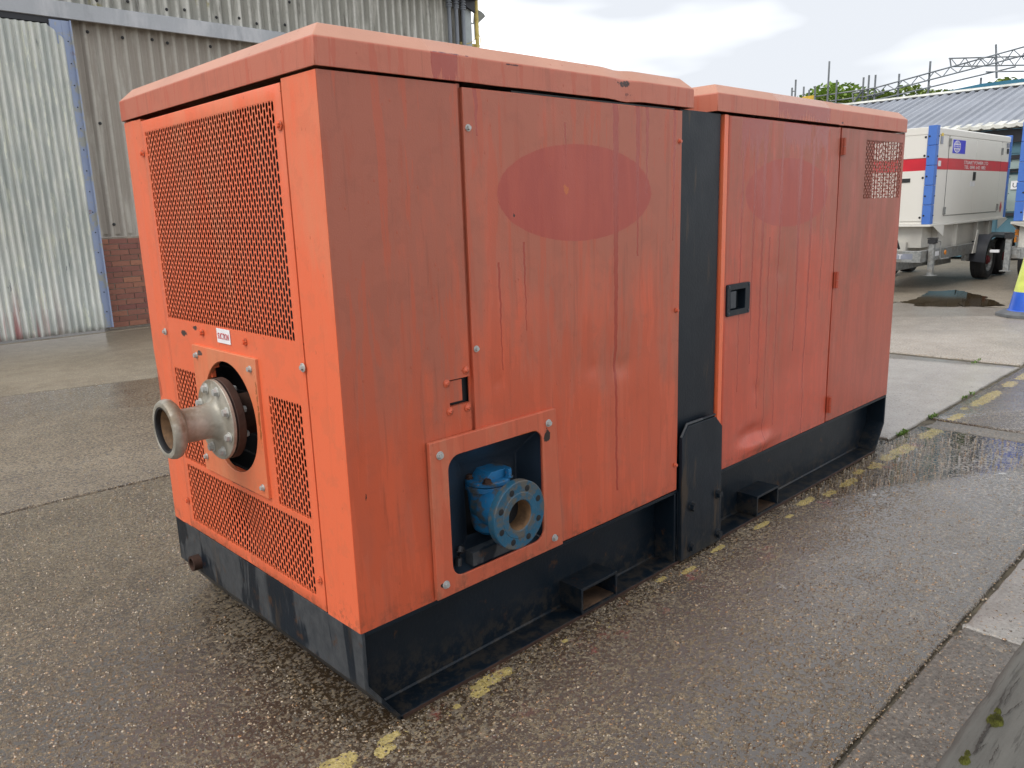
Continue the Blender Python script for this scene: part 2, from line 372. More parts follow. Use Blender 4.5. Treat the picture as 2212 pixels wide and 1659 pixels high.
def timber():
    n = NT('weathered_grey_timber')
    v = n.vec((3.0, 46, 46))
    c = n.mix(n.noise(1, 6, .65, v, .4), (.050, .047, .041), (.13, .124, .11))
    c = n.mix(n.step(n.noise(6, 5, .6), .4, .7, 0, .35), c, (.13, .13, .115))
    c = n.mix(n.math('MULTIPLY', n.step(n.noise(9, 6, .7, n.vec(loc=(2, 7, 1))), .62, .70), .5), c, (.13, .14, .06))
    c = n.mix(n.step(n.noise(1, 6, .75, n.vec((5, 90, 90), (3, 3, 3)), .3), .54, .62, 0, .6), c, (.035, .032, .027))
    h = n.math('ADD', n.noise(1, 6, .7, v, .4), n.math('MULTIPLY', n.noise(60, 4), .3))
    return n.out(c, .85, n.bump(h, .6, .006))
M['timber'] = timber()
M['crack'] = simple('dark_timber_crack', (.035, .030, .025), .95)
M['moss'] = simple('moss', (.065, .068, .008), .95, 0, .5, 60, .8, 200)

# --- concrete of the yard: same recipe, different wetness and colour
YBLOBS = [(-.135, -.030, .070, .034), (.000, -.070, .028, .018), (.035, -.038, .036, .017), (.243, -.066, .014, .010), (.40, -.040, .075, .024), (.335, -.064, .034, .015), (.70, -.055, .012, .010), (1.256, -.030, .03, .012), (1.385, -.062, .040, .014), (1.62, -.04, .05, .012),
          (1.95, -.05, .06, .014), (2.12, -.09, .03, .012), (2.33, -.062, .07, .020), (2.50, -.095, .05, .020), (2.70, -.100, .08, .024), (2.88, -.07, .05, .02), (3.03, -.095, .06, .030), (3.20, -.085, .06, .035), (3.40, -.095, .12, .040), (3.82, -.100, .15, .040), (4.06, -.08, .05, .02), (4.28, -.09, .10, .03), (4.52, -.06, .04, .02), (4.90, -.085, .28, .040), (5.45, -.08, .12, .04), (5.85, -.09, .2, .04), (6.5, -.09, .3, .04)]
def concrete(name, base, light, wet=.5, stones=.5, rough=.55, bumps=1.0, paint_line=False, white=False, scale=1.0, broom=0, pudcol=(.036, .022, .011), damp=.3, contrast=1.0):
    """exposed-aggregate yard concrete; a thin water film (coat) lies over it, deepest in the low places"""
    n = NT(name); x, y, z = n.xyz()
    big = n.noise(.9, 5, .6); mid = n.noise(6, 5, .65, dist=.3)
    c = n.mix(n.step(big, .35, .65), base, tuple(.6*a+.4*b for a, b in zip(base, light)))
    c = n.mix(n.step(mid, .40, .66, 0, .4), c, light)
    f1 = n.noise(58*scale, 6, .80)
    c = n.mix(n.step(f1, .48, .58, 0, .9*contrast), c, tuple(min(1, v*1.25) for v in light))
    c = n.mix(n.step(n.noise(70*scale, 5, .75, n.vec(loc=(3, 3, 3))), .50, .60, 0, .85*contrast), c, tuple(v*.22 for v in base))
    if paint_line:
        pale = n.math('MULTIPLY', n.step(n.math('ADD', y, n.math('MULTIPLY', n.noise(2.2, 5, .6), .5)), .02, -.28), n.step(n.math('ADD', x, n.math('MULTIPLY', n.noise(3, 4), .8)), 1.3, 2.6))  # sky sheen on the wet ground, put into the base colour
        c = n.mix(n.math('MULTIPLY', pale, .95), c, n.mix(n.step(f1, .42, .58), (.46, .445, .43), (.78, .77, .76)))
    wv = n.new('VectorMath', operation='ADD'); n.put(wv.inputs[0], n.obj)
    nn = n.new('TexNoise'); nn.inputs['Scale'].default_value = 45; nn.inputs['Detail'].default_value = 3
    sc = n.new('VectorMath', operation='SCALE'); n.t.links.new(nn.outputs['Color'], sc.inputs[0]); sc.inputs['Scale'].default_value = .014
    n.t.links.new(n.obj, nn.inputs['Vector']); n.t.links.new(sc.outputs[0], wv.inputs[1])
    vd = n.vor(105*scale, wv.outputs[0]); vc = n.vor(105*scale, wv.outputs[0], 'Color')
    r_, g_, b_ = n.xyz(vc)
    stone = n.ramp(g_, (0, (.40, .33, .23)), (.22, (.26, .16, .09)), (.45, (.50, .45, .37)), (.65, (.13, .11, .10)), (.85, (.50, .30, .13)), (1, (.68, .64, .54)))
    sel = n.math('MULTIPLY', n.math('GREATER_THAN', r_, 1-stones*.6), n.step(vd, .36, .46, 1, 0))
    c = n.mix(n.math('MULTIPLY', sel, .8), c, stone)
    v2 = n.vor(75*scale, wv.outputs[0], feat='SMOOTH_F1')
    fine = n.math('ADD', n.math('MULTIPLY', f1, 1.25), n.math('MULTIPLY', n.math('SUBTRACT', 1, v2), .45))
    fine = n.math('ADD', fine, n.math('MULTIPLY', sel, .28))
    h = n.math('ADD', fine, n.math('MULTIPLY', n.noise(17, 4, .6), .5))
    if broom: h = n.math('ADD', h, n.math('MULTIPLY', n.noise(1, 2, .5, n.vec((3, 130, 3), rot=(0, 0, .25))), broom))
    lvl = n.math('ADD', n.math('MULTIPLY', h, .92), n.math('MULTIPLY', mid, .25))
    wm = n.fmix(n.step(n.math('ADD', y, n.math('MULTIPLY', big, .8)), .7, 2.0), wet, .44) if paint_line else wet
    lv0 = n.math('MULTIPLY_ADD', wm, .60, .79)
    film = n.step(lvl, lv0, n.math('SUBTRACT', lv0, .03))      # standing water in the hollows
    dmp = n.step(n.math('ADD', n.math('MULTIPLY', big, .6), n.math('MULTIPLY', mid, .4)), .62, .40, 0, 1)
    dmp = n.math('ADD', n.math('MULTIPLY', dmp, .5*damp), damp*.6)
    if paint_line: dmp = n.math('MULTIPLY', dmp, n.step(n.math('ADD', y, n.math('MULTIPLY', big, 1.0)), 2.6, 1.1, .35, 1))
    c = n.mix(dmp, c, n.mix(1, c, (.50, .43, .33), 'MULTIPLY'))
    c = n.mix(n.math('MULTIPLY', film, .92), c, pudcol)
    if paint_line:
        wob = n.math('MULTIPLY', n.math('SUBTRACT', n.noise(24, 6, .75), .5), 5.5)
        yl = None
        for (bx, by, ba, bb) in YBLOBS:
            dx = n.math('DIVIDE', n.math('SUBTRACT', x, bx), ba); dy = n.math('DIVIDE', n.math('SUBTRACT', y, by), bb)
            r = n.math('ADD', n.math('MULTIPLY', n.math('MULTIPLY', dx, dx), n.math('MULTIPLY', dx, dx)), n.math('MULTIPLY', dy, dy))
            yl = r if yl is None else n.math('MINIMUM', yl, r)
        yl = n.step(n.math('ADD', yl, wob), 1.0, .9)
        yl = n.math('MULTIPLY', yl, n.step(f1, .39, .43))
        fl = n.math('MULTIPLY', n.step(n.math('ABSOLUTE', n.math('ADD', y, .085)), .07, .03), n.step(n.noise(55, 5, .75, n.vec(loc=(8, 3, 0))), .60, .63))
        yl = n.math('MAXIMUM', yl, n.math('MULTIPLY', fl, .8))
        c = n.mix(yl, c, n.mix(n.noise(30, 4), (.56, .40, .07), (.74, .58, .20)))
        rd = n.math('MULTIPLY', n.step(n.math('ABSOLUTE', n.math('ADD', y, .12)), .16, .02), n.step(n.noise(5, 6, .75, n.vec(loc=(8, 1, 0))), .56, .64))
        c = n.mix(n.math('MULTIPLY', rd, .5), c, (.36, .06, .05))
        film = n.math('MULTIPLY', film, n.math('SUBTRACT', 1, n.math('MULTIPLY', yl, .7)))
    if white:
        k = n.math('MULTIPLY', n.step(n.noise(8, 6, .78, n.vec(loc=(5.1, .3, 0))), .655, .665), n.step(x, 1.2, 1.7))
        c = n.mix(n.math('MULTIPLY', k, .85), c, (.70, .69, .64))
    rg = n.fmix(film, rough, .06)
    bs = n.math('MULTIPLY', n.fmix(film, 1.0, .24), bumps)
    n.out(c, rg, n.bump(h, bs, .022))
    n.put(n.b.inputs['Coat Weight'], n.fmix(film, n.math('MINIMUM', 1.0, n.math('MULTIPLY', wm, 1.35)), 1.0)); n.put(n.b.inputs['Coat Roughness'], n.fmix(film, .10, .07)); n.b.inputs['Coat IOR'].default_value = 1.7
    n.put(n.b.inputs['Coat Normal'], n.bump(h, n.math('MULTIPLY', bs, .7), .014))
    return n.m
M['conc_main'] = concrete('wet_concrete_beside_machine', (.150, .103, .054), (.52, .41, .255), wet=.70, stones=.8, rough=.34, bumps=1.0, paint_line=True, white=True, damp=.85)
M['conc_left'] = concrete('damp_brown_concrete', (.190, .142, .088), (.44, .355, .235), wet=.44, stones=.85, rough=.54, bumps=.8, scale=.9, damp=.45, contrast=1.0)
M['conc_near'] = concrete('wet_concrete_near', (.20, .16, .105), (.46, .39, .28), wet=.46, stones=.85, rough=.42, bumps=.8, scale=.9, damp=.6)
M['conc_brown'] = concrete('dull_brown_concrete', (.20, .165, .12), (.32, .275, .205), wet=.12, stones=.25, rough=.65, bumps=.3, broom=.5, damp=.3, contrast=.4)
M['conc_light'] = concrete('pale_smooth_concrete', (.30, .275, .245), (.44, .41, .375), wet=.34, stones=.15, rough=.36, bumps=.22, damp=.3, contrast=.35)
M['conc_light2'] = concrete('pale_gritty_concrete', (.30, .265, .225), (.48, .43, .37), wet=.28, stones=.5, rough=.45, bumps=.35, damp=.25, contrast=.6)
M['conc_far'] = concrete('far_yard_concrete', (.22, .185, .14), (.36, .315, .25), wet=.12, stones=.4, rough=.6, bumps=.35, damp=.25, contrast=.6)
M['conc_patch'] = concrete('dark_patch_concrete', (.150, .140, .125), (.27, .255, .23), wet=.10, stones=.45, rough=.62, bumps=.5, damp=.3, contrast=.6)
M['conc_grey'] = concrete('smooth_grey_patch', (.26, .255, .24), (.38, .37, .35), wet=.30, stones=.2, rough=.42, bumps=.25, white=True, damp=.3, contrast=.4)
M['joint'] = simple('joint_dirt', (.085, .072, .05), .95, 0, .4, 14, .5)
def pud():
    n = NT('puddle_water')
    c = n.mix(n.noise(5, 4), (.035, .024, .012), (.060, .043, .024))
    return n.out(c, .06, n.bump(n.noise(9, 2), .02, .004), Specular_IOR_Level=.15)
M['puddle'] = pud()
M['puddle_silt'] = simple('drying_silt', (.23, .19, .15), .5)
def aggregate():
    n = NT('wet_aggregate')
    r, g, b = n.xyz(n.vor(130, out='Color'))
    c = n.ramp(r, (0, (.080, .055, .032)), (.32, (.15, .108, .062)), (.52, (.045, .032, .021)), (.70, (.24, .18, .11)), (.85, (.36, .29, .19)), (.92, (.34, .16, .045)), (1, (.56, .48, .36)))
    c = n.mix(n.step(n.noise(1.7, 5, .65), .42, .60, 0, .6), c, n.mix(1, c, (.60, .54, .46), 'MULTIPLY'))
    m = n.out(c, .16); n.b.inputs['Coat Weight'].default_value = .8; n.b.inputs['Coat IOR'].default_value = 1.6; n.b.inputs['Coat Roughness'].default_value = .07
    return m
M['aggregate'] = aggregate()
def pebblemat():
    n = NT('pebble')
    g = n.noise(1, 0, .5, n.vec((37, 37, 37)))
    c = n.ramp(n.xyz(n.vor(60, out='Color'))[0], (0, (.40, .34, .24)), (.25, (.30, .18, .08)), (.45, (.48, .44, .36)), (.6, (.12, .09, .07)), (.8, (.36, .22, .09)), (1, (.22, .18, .13)))
    return n.out(c, .14)
M['pebble'] = pebblemat()
M['pocket_rust'] = simple('dull_rust', (.075, .040, .020), .85, 0, .5, 20, .5)

# ------------------------------------------------------------------ mesh builder
class MB:
    def __init__(s): s.v = []; s.f = []
    def add(s, vs, fs):
        o = len(s.v); s.v += [tuple(p) for p in vs]; s.f += [tuple(i+o for i in f) for f in fs]; return s
    def box(s, x0, x1, y0, y1, z0, z1):
        return s.add([(x0,y0,z0),(x1,y0,z0),(x1,y1,z0),(x0,y1,z0),(x0,y0,z1),(x1,y0,z1),(x1,y1,z1),(x0,y1,z1)],
                     [(0,3,2,1),(4,5,6,7),(0,1,5,4),(1,2,6,5),(2,3,7,6),(3,0,4,7)])
    def prism(s, pts, fn, a, b):
        n = len(pts)
        s.add([fn(u, v, a) for u, v in pts]+[fn(u, v, b) for u, v in pts],
              [tuple(range(n))[::-1], tuple(range(n, 2*n))]+[(i, (i+1) % n, n+(i+1) % n, n+i) for i in range(n)]); return s
    def tube(s, pts, r, seg=10, cap=True):
        pts = [Vector(p) for p in pts]; rings = []
        rr = r if isinstance(r, (list, tuple)) else [r]*len(pts)
        for i, p in enumerate(pts):
            t = (pts[min(i+1, len(pts)-1)]-pts[max(i-1, 0)]).normalized()
            a = Vector((0, 0, 1)) if abs(t.z) < .9 else Vector((1, 0, 0))
            u = t.cross(a).normalized(); w = t.cross(u)
            rings.append([p+(u*cos(2*pi*k/seg)+w*sin(2*pi*k/seg))*rr[i] for k in range(seg)])
        vs = [q for R in rings for q in R]; fs = []
        for i in range(len(pts)-1):
            for k in range(seg): fs.append((i*seg+k, i*seg+(k+1) % seg, (i+1)*seg+(k+1) % seg, (i+1)*seg+k))
        if cap: fs += [tuple(range(seg)), tuple(range((len(pts)-1)*seg, len(pts)*seg))[::-1]]
        return s.add(vs, fs)
    def lathe(s, prof, c, axis, seg=40, closed=False):
        """profile of (t along axis, radius)"""
        c = Vector(c); a = Vector(axis).normalized()
        q = Vector((0, 0, 1)) if abs(a.z) < .9 else Vector((1, 0, 0))
        u = a.cross(q).normalized(); w = a.cross(u)
        vs = [c+a*t+(u*cos(2*pi*k/seg)+w*sin(2*pi*k/seg))*r for t, r in prof for k in range(seg)]; fs = []
        n = len(prof)
        for i in range(n if closed else n-1):
            j = (i+1) % n
            for k in range(seg): fs.append((i*seg+k, i*seg+(k+1) % seg, j*seg+(k+1) % seg, j*seg+k))
        if not closed:
            if prof[0][1] > 1e-5: fs.append(tuple(range(seg)))
            if prof[-1][1] > 1e-5: fs.append(tuple(range((n-1)*seg, n*seg))[::-1])
        return s.add(vs, fs)
    def mesh(s, name, smooth=35, recalc=True):
        me = bpy.data.meshes.new(name); me.from_pydata(s.v, [], s.f)
        if recalc:
            b = bmesh.new(); b.from_mesh(me); bmesh.ops.remove_doubles(b, verts=b.verts, dist=1e-5)
            bmesh.ops.recalc_face_normals(b, faces=b.faces); b.to_mesh(me); b.free()
        if smooth:
            me.polygons.foreach_set('use_smooth', [True]*len(me.polygons)); me.set_sharp_from_angle(angle=radians(smooth))
        me.update(); return me
    def build(s, name, mat, parent=None, bevel=0, smooth=35, recalc=True, loc=None, kind=None):
        me = s.mesh(name, smooth, recalc); me.materials.append(mat if not isinstance(mat, str) else M[mat])
        o = bpy.data.objects.new(name, me); COL.objects.link(o)
        if parent: o.parent = parent
        if loc: o.location = loc
        if bevel:
            b = o.modifiers.new('bevel', 'BEVEL'); b.width = bevel; b.segments = 2; b.limit_method = 'ANGLE'; b.angle_limit = radians(40)
        if kind: o['kind'] = kind
        return o
def tag(o, label, cat, group=None):
    o['label'] = label; o['category'] = cat
    if group: o['group'] = group
    return o
def thing(name, label, cat, loc=(0, 0, 0), rz=0, group=None):
    o = bpy.data.objects.new(name, None); COL.objects.link(o); o.location = loc; o.rotation_euler = (0, 0, rz)
    return tag(o, label, cat, group)
def struct(o): o['kind'] = 'structure'; return o
def clone(o, parent, loc=None, rot=None, scale=None):
    c = o.copy(); COL.objects.link(c); c.parent = parent
    if loc is not None: c.location = loc
    if rot is not None: c.rotation_euler = rot
    if scale is not None: c.scale = (scale,)*3
    return c
XZ = lambda u, v, d: (u, -d, v)     # side face, d = outwards (-y)
YZ = lambda u, v, d: (-d, u, v)     # end face, d = outwards (-x)
XY = lambda u, v, d: (u, v, d)
def lin(a, b, n, *extra):
    s = [a+(b-a)*i/n for i in range(n+1)]
    for e in extra:
        s = [q for q in s if abs(q-e) > (b-a)/n*.3 or q in (a, b)]+[e]
    return sorted(set(s))
def panel(fn, us, vs, disp=None, skip=None, thick=.02, d0=0.):
    mb = MB(); nu, nv = len(us), len(vs); idx = lambda i, j: j*nu+i
    V = [fn(u, v, d0+(disp(u, v) if disp else 0)) for v in vs for u in us]
    B = [fn(u, v, d0-thick) for v in vs for u in us]
    F = []; edges = {}
    for j in range(nv-1):
        for i in range(nu-1):
            if skip and skip((us[i]+us[i+1])/2, (vs[j]+vs[j+1])/2): continue
            q = (idx(i, j), idx(i+1, j), idx(i+1, j+1), idx(i, j+1)); F.append(q)
            for k in range(4):
                e = (q[k], q[(k+1) % 4]); r = (e[1], e[0])
                if r in edges: del edges[r]
                else: edges[e] = 1
    n = len(V)
    used = set(i for f in F for i in f)
    for a, b in edges: F.append((b, a, a+n, b+n))
    mb.add(V+B, F)
    # drop unused verts
    keep = sorted(set(i for f in mb.f for i in f)); mp_ = {k: i for i, k in enumerate(keep)}
    mb.v = [mb.v[k] for k in keep]; mb.f = [tuple(mp_[i] for i in f) for f in mb.f]
    return mb
def perforate(mb, fn, u0, u1, v0, v1, pu=.0138, pv=.028, sl=.0240, sw=.0102, d0=0., thick=.0007, disp=None):
    """sheet of staggered upright obround slots, real holes"""
    nc = max(1, round((u1-u0)/pu)); pu = (u1-u0)/nc; nr = max(1, round((v1-v0)/pv)); pv = (v1-v0)/nr
    D = disp or (lambda u, v: 0)
    for c in range(nc):
        ua, ub = u0+c*pu, u0+(c+1)*pu; uc = (ua+ub)/2
        if c % 2 == 0: cells = [(v0+r*pv, v0+(r+1)*pv, sl) for r in range(nr)]
        else: cells = [(v0, v0+pv/2, sw*1.25)]+[(v0+(r+.5)*pv, v0+(r+1.5)*pv, sl) for r in range(nr-1)]+[(v1-pv/2, v1, sw*1.25)]
        for va, vb, ln in cells:
            vc = (va+vb)/2; h = max(0, ln/2-sw/2); r = sw/2; K = 5
            ring = [(uc+r*cos(pi*k/(K-1)), vc+h+r*sin(pi*k/(K-1))) for k in range(K)]+[(uc-r*cos(pi*k/(K-1)), vc-h-r*sin(pi*k/(K-1))) for k in range(K)]
            pts = [(ua, va), (ub, va), (ub, vb), (ua, vb)]+ring
            vs = [fn(a, b, d0+D(a, b)) for a, b in pts]+[fn(a, b, d0-thick+D(a, b)) for a, b in ring]
            R = lambda k: 4+k; n = len(ring)
            fs = [(1, 2, R(0), R(n-1)), (2, 3)+tuple(R(k) for k in range(K-1, -1, -1)), (3, 0, R(K), R(K-1)), (0, 1)+tuple(R(k) for k in range(n-1, K-1, -1))]
            fs += [(R(k), R((k+1) % n), R((k+1) % n)+n, R(k)+n) for k in range(n)]
            mb.add(vs, fs)
    return mb
def dent(u, v, cu, cv, a, b, depth):
    r = ((u-cu)/a)**2+((v-cv)/b)**2
    return -depth*math.exp(-r*1.5)
def wav(u, v, s=1., amp=.0012): return amp*(mnoise.noise(Vector((u*2.2*s, v*1.4*s, 3.1)))+.5*mnoise.noise(Vector((u*6*s, v*4*s, 7.7))))

# bolts: shared meshes, built along local +Z
def hexhead(r, h, washer=1.7, wh=.0025, seg=24):
    mb = MB()
    mb.lathe([(0, r*washer), (wh*.8, r*washer), (wh, r*washer*.95), (wh, r*.9)], (0, 0, 0), (0, 0, 1), seg)
    pts = [(r*cos(pi/3*k), r*sin(pi/3*k)) for k in range(6)]
    mb.prism(pts, XY, wh, wh+h*.8); mb.prism([(p*.88, q*.88) for p, q in pts], XY, wh+h*.8, wh+h)
    return mb.mesh('bolt')
def domehead(r, seg=14):
    mb = MB(); mb.lathe([(0, r*1.6), (.0015, r*1.6), (.002, r), (r*.5, r*.85), (r*.8, r*.45), (r*.82, r*.4), (r*.5, 0)], (0, 0, 0), (0, 0, 1), seg)
    return mb.mesh('bolt')
AX = {'-x': (0, -pi/2, 0), '-y': (pi/2, 0, 0), '+z': (0, 0, 0), '+x': (0, pi/2, 0)}
_hb = {}
def bolt(parent, loc, ax, mat, r=.008, h=.007, washer=1.7, kind='hex', rot=None):
    key = (kind, mat, r, h, washer)
    if key not in _hb:
        me = hexhead(r, h, washer) if kind == 'hex' else domehead(r)
        me.materials.append(M[mat]); _hb[key] = me
    o = bpy.data.objects.new('bolt', _hb[key]); COL.objects.link(o); o.parent = parent; o.location = loc
    e = Matrix.Rotation(0, 4, 'Z'); from mathutils import Euler
    o.rotation_euler = (Euler(AX[ax]).to_matrix() @ Matrix.Rotation(random.random()*1.0, 3, 'Z')).to_euler()
    return o
def text(name, s, size, mat, origin, ud, vd, parent, sx=1., align='LEFT', ext=.0006, width=None):
    """flat lettering: origin, unit vector along the line, unit vector upwards"""
    cu = bpy.data.curves.new(name, 'FONT'); cu.body = s; cu.size = size; cu.extrude = ext; cu.align_x = align; cu.resolution_u = 3
    t = bpy.data.objects.new(name, cu); COL.objects.link(t); bpy.context.view_layer.update()
    me = bpy.data.meshes.new_from_object(t.evaluated_get(bpy.context.evaluated_depsgraph_get()))
    if width: sx = width/max(1e-4, max(v.co.x for v in me.vertices)-min(v.co.x for v in me.vertices))
    bpy.data.objects.remove(t)
    u, v = Vector(ud), Vector(vd); w = u.cross(v)
    mt = Matrix((u*sx, v, w)).transposed().to_4x4(); mt.translation = Vector(origin)
    me.transform(mt); me.materials.clear(); me.materials.append(M[mat])
    o = bpy.data.objects.new(name, me); COL.objects.link(o); o.parent = parent; return o

# ------------------------------------------------------------------ GROUND
g = MB(); g.add([(-90, -90, -.014), (140, -90, -.014), (140, 120, -.014), (-90, 120, -.014)], [(0, 1, 2, 3)])
ground = struct(g.build('ground', 'joint', smooth=0))
g = MB(); g.add([(9.9, -90, -.006), (140, -90, -.006), (140, 120, -.006), (9.9, 120, -.006)], [(0, 1, 2, 3)])
g.add([(-90, 9.2, -.006), (9.9, 9.2, -.006), (9.9, 120, -.006), (-90, 120, -.006)], [(0, 1, 2, 3)])
g.add([(-90, -90, -.006), (9.9, -90, -.006), (9.9, -5, -.006), (-90, -5, -.006)], [(0, 1, 2, 3)])
yard = struct(g.build('yard_surface', 'conc_far', smooth=0))
def slab(pts, mat, gap=.008, wob=.006, z=0., name='concrete_slab'):
    """cast concrete slab with a slightly broken, rounded arris"""
    pts = [Vector((*p, 0)) for p in pts]; n = len(pts)
    cen = sum(pts, Vector())/n; ring = []
    for i in range(n):
        a, b = pts[i], pts[(i+1) % n]; d = b-a; L_ = d.length; d.normalize(); nrm = Vector((-d.y, d.x, 0))
        k = max(2, min(160, int(L_/.03)))
        for j in range(k):
            t = L_*j/k
            p = a+d*t
            w = wob*(mnoise.noise(p*6)+.6*mnoise.noise(p*21)+.4*mnoise.noise(p*55))
            if min(t, L_-t) < .02: w = 0
            ring.append((p+nrm*(gap+max(0, w+wob*.4)), nrm))
    m_ = len(ring); V = []; F = []
    for p, nr in ring: V.append((p.x, p.y, -.03))
    for p, nr in ring: V.append((p.x, p.y, z-.006))
    for p, nr in ring: q = p+nr*.006; V.append((q.x, q.y, z))
    for k in range(2):
        for i in range(m_): F.append((k*m_+i, k*m_+(i+1) % m_, (k+1)*m_+(i+1) % m_, (k+1)*m_+i))
    F.append(tuple(range(2*m_, 3*m_)))
    mb = MB(); mb.add(V, F); return mb.build(name, mat, ground, smooth=60)
yL = lambda x: 2.63-.075*(x-.1)*0
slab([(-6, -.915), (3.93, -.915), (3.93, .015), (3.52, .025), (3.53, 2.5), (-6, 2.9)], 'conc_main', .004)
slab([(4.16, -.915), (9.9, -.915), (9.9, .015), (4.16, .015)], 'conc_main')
slab([(3.94, -.90), (4.15, -.90), (4.15, 0.0), (3.94, 0.0)], 'conc_patch', .006, .02, -.005)
slab([(3.55, .03), (6.15, .03), (6.15, 2.5), (3.55, 2.5)], 'conc_light')
slab([(6.25, .03), (9.85, .03), (9.85, 2.35), (6.25, 2.35)], 'conc_light2', .01, .02)
slab([(3.55, 2.52), (9.85, 2.37), (9.85, 5.0), (3.55, 5.0)], 'conc_far')
slab([(-6, 2.92), (3.54, 2.52), (3.54, 5.0), (-6, 7.2)], 'conc_left', .008, .01)
slab([(-6, 7.22), (3.54, 5.02), (3.54, 9.0), (-6, 9.0)], 'conc_brown')
slab([(3.56, 5.02), (9.85, 5.02), (9.85, 9.0), (3.56, 9.0)], 'conc_brown')
slab([(-6, -3.0), (1.55, -3.0), (1.55, -.917), (-6, -.917)], 'conc_patch', .001, .002)
slab([(1.63, -3.0), (2.75, -3.0), (2.75, -.922), (1.63, -.922)], 'conc_grey', .002, .004)
slab([(1.54, -3.0), (1.64, -3.0), (1.64, -.92), (1.54, -.92)], 'conc_patch', .001, .01, -.005)
slab([(2.77, -3.0), (9.9, -3.0), (9.9, -.925), (2.77, -.925)], 'conc_light2', .003, .004)
slab([(-6, -5.0), (9.9, -5.0), (9.9, -3.02), (-6, -3.02)], 'conc_far')
slab([(-6, 9.02), (9.8, 9.02), (9.8, 9.2), (-6, 9.2)], 'conc_brown')
def blob(cx, cy, pts, z, mat, name, jit=.06, sc=1):
    n = 90; ring = []
    for k in range(n):
        a = 2*pi*k/n
        # interpolate radius from control list (angle deg, radius)
        q = sorted(pts); deg = a*180/pi
        for i in range(len(q)):
            a0, r0 = q[i]; a1, r1 = q[(i+1) % len(q)]
            if i == len(q)-1: a1 += 360
            dd = deg if deg >= q[0][0] else deg+360
            if a0 <= dd <= a1: t = (dd-a0)/(a1-a0); t = t*t*(3-2*t); r = r0+(r1-r0)*t; break
        r *= 1+jit*(mnoise.noise(Vector((cos(a)*3, sin(a)*3, cx)))+.8*mnoise.noise(Vector((cos(a)*9, sin(a)*9, cy)))+.6*mnoise.noise(Vector((cos(a)*24, sin(a)*24, cy))))
        ring.append((cx+r*cos(a), cy+r*sin(a), z))
    mb = MB(); mb.add(ring+[(cx, cy, z)], [(k, (k+1) % n, n) for k in range(n)])
    return struct(mb.build(name, mat, smooth=0, recalc=False))
# long puddle before the trailers
def polypud(pts, z, mat, name, wob=.05, sub=14):
    pts = [Vector((*p, z)) for p in pts]; ring = []
    for i in range(len(pts)):
        a, b = pts[i], pts[(i+1) % len(pts)]
        for j in range(sub):
            p = a.lerp(b, j/sub)
            w = Vector((mnoise.noise(p*5), mnoise.noise(p*5+Vector((9, 9, 9))), 0))+.6*Vector((mnoise.noise(p*17), mnoise.noise(p*17+Vector((5, 9, 9))), 0))
            q = p+w*wob; ring.append((q.x, q.y, z))
    mb = MB(); c = sum(pts, Vector())/len(pts); n = len(ring)
    mb.add(ring+[tuple(c)], [(k, (k+1) % n, n) for k in range(n)])
    return struct(mb.build(name, mat, smooth=0, recalc=False))
polypud([(9.55, 1.98), (9.85, 2.28), (10.5, 2.33), (11.25, 2.42), (11.65, 2.20), (11.3, 1.90), (10.9, 1.60), (10.5, 1.36), (10.15, 1.18), (9.85, 1.36), (9.68, 1.62), (9.6, 1.8)], .003, 'puddle', 'puddle', .07)
polypud([(7.5, 1.30), (7.8, 1.45), (8.0, 1.15), (7.9, .82), (7.5, .75), (7.35, 1.0)], .003, 'puddle_silt', 'dried_puddle_stain', .04) if False else None

# pebbles pressed into the surface
rnd = random.Random(3)
import numpy as np
def stones(name, n, x0, x1, y0, y1, rmin, rmax, mat, seed, label, keep):
    g_ = np.random.default_rng(seed)
    x = g_.uniform(x0, x1, n); y = g_.uniform(y0, y1, n); ok = keep(x, y, g_.random(n))
    x, y = x[ok], y[ok]; n = len(x); K = 5
    r = rmin+(rmax-rmin)*g_.random(n)**2.2; el = g_.uniform(.5, 1, n); a0 = g_.uniform(0, 6.28, n); ht = r*g_.uniform(.22, .55, n)
    tx = g_.normal(0, .22, n); ty = g_.normal(0, .22, n)
    ang = np.arange(K)*2*np.pi/K; V = np.zeros((n, 2*K, 3))
    for lv, (sc_, zf) in enumerate(((1.0, 0.), (.62, 1.))):
        jit = g_.uniform(.75, 1.2, (n, K)); q = r[:, None]*sc_*jit
        dx = q*np.cos(ang)[None]; dy = q*np.sin(ang)[None]*el[:, None]
        X = dx*np.cos(a0)[:, None]-dy*np.sin(a0)[:, None]; Y = dx*np.sin(a0)[:, None]+dy*np.cos(a0)[:, None]
        V[:, lv*K:(lv+1)*K, 0] = x[:, None]+X; V[:, lv*K:(lv+1)*K, 1] = y[:, None]+Y
        V[:, lv*K:(lv+1)*K, 2] = (zf*ht)[:, None]-.0006+(X*tx[:, None]+Y*ty[:, None])*zf
    base = (np.arange(n)*2*K)[:, None]
    quads = np.array([[k, (k+1) % K, K+(k+1) % K, K+k] for k in range(K)]).reshape(-1)
    li = np.concatenate([base+quads[None], base+np.arange(K, 2*K)[None]], 1).reshape(-1)
    tot = np.tile(np.array([4]*K+[K]), n); st = np.concatenate([[0], np.cumsum(tot)[:-1]])
    me = bpy.data.meshes.new(name); me.vertices.add(n*2*K); me.vertices.foreach_set('co', V.reshape(-1).astype(np.float32))
    me.loops.add(len(li)); me.loops.foreach_set('vertex_index', li.astype(np.int32))
    me.polygons.add(len(tot)); me.polygons.foreach_set('loop_start', st.astype(np.int32)); me.polygons.foreach_set('loop_total', tot.astype(np.int32))
    me.update(calc_edges=True); me.validate(); me.materials.append(M[mat])
    o = bpy.data.objects.new(name, me); COL.objects.link(o); o['kind'] = 'stuff'; o['label'] = label; return o
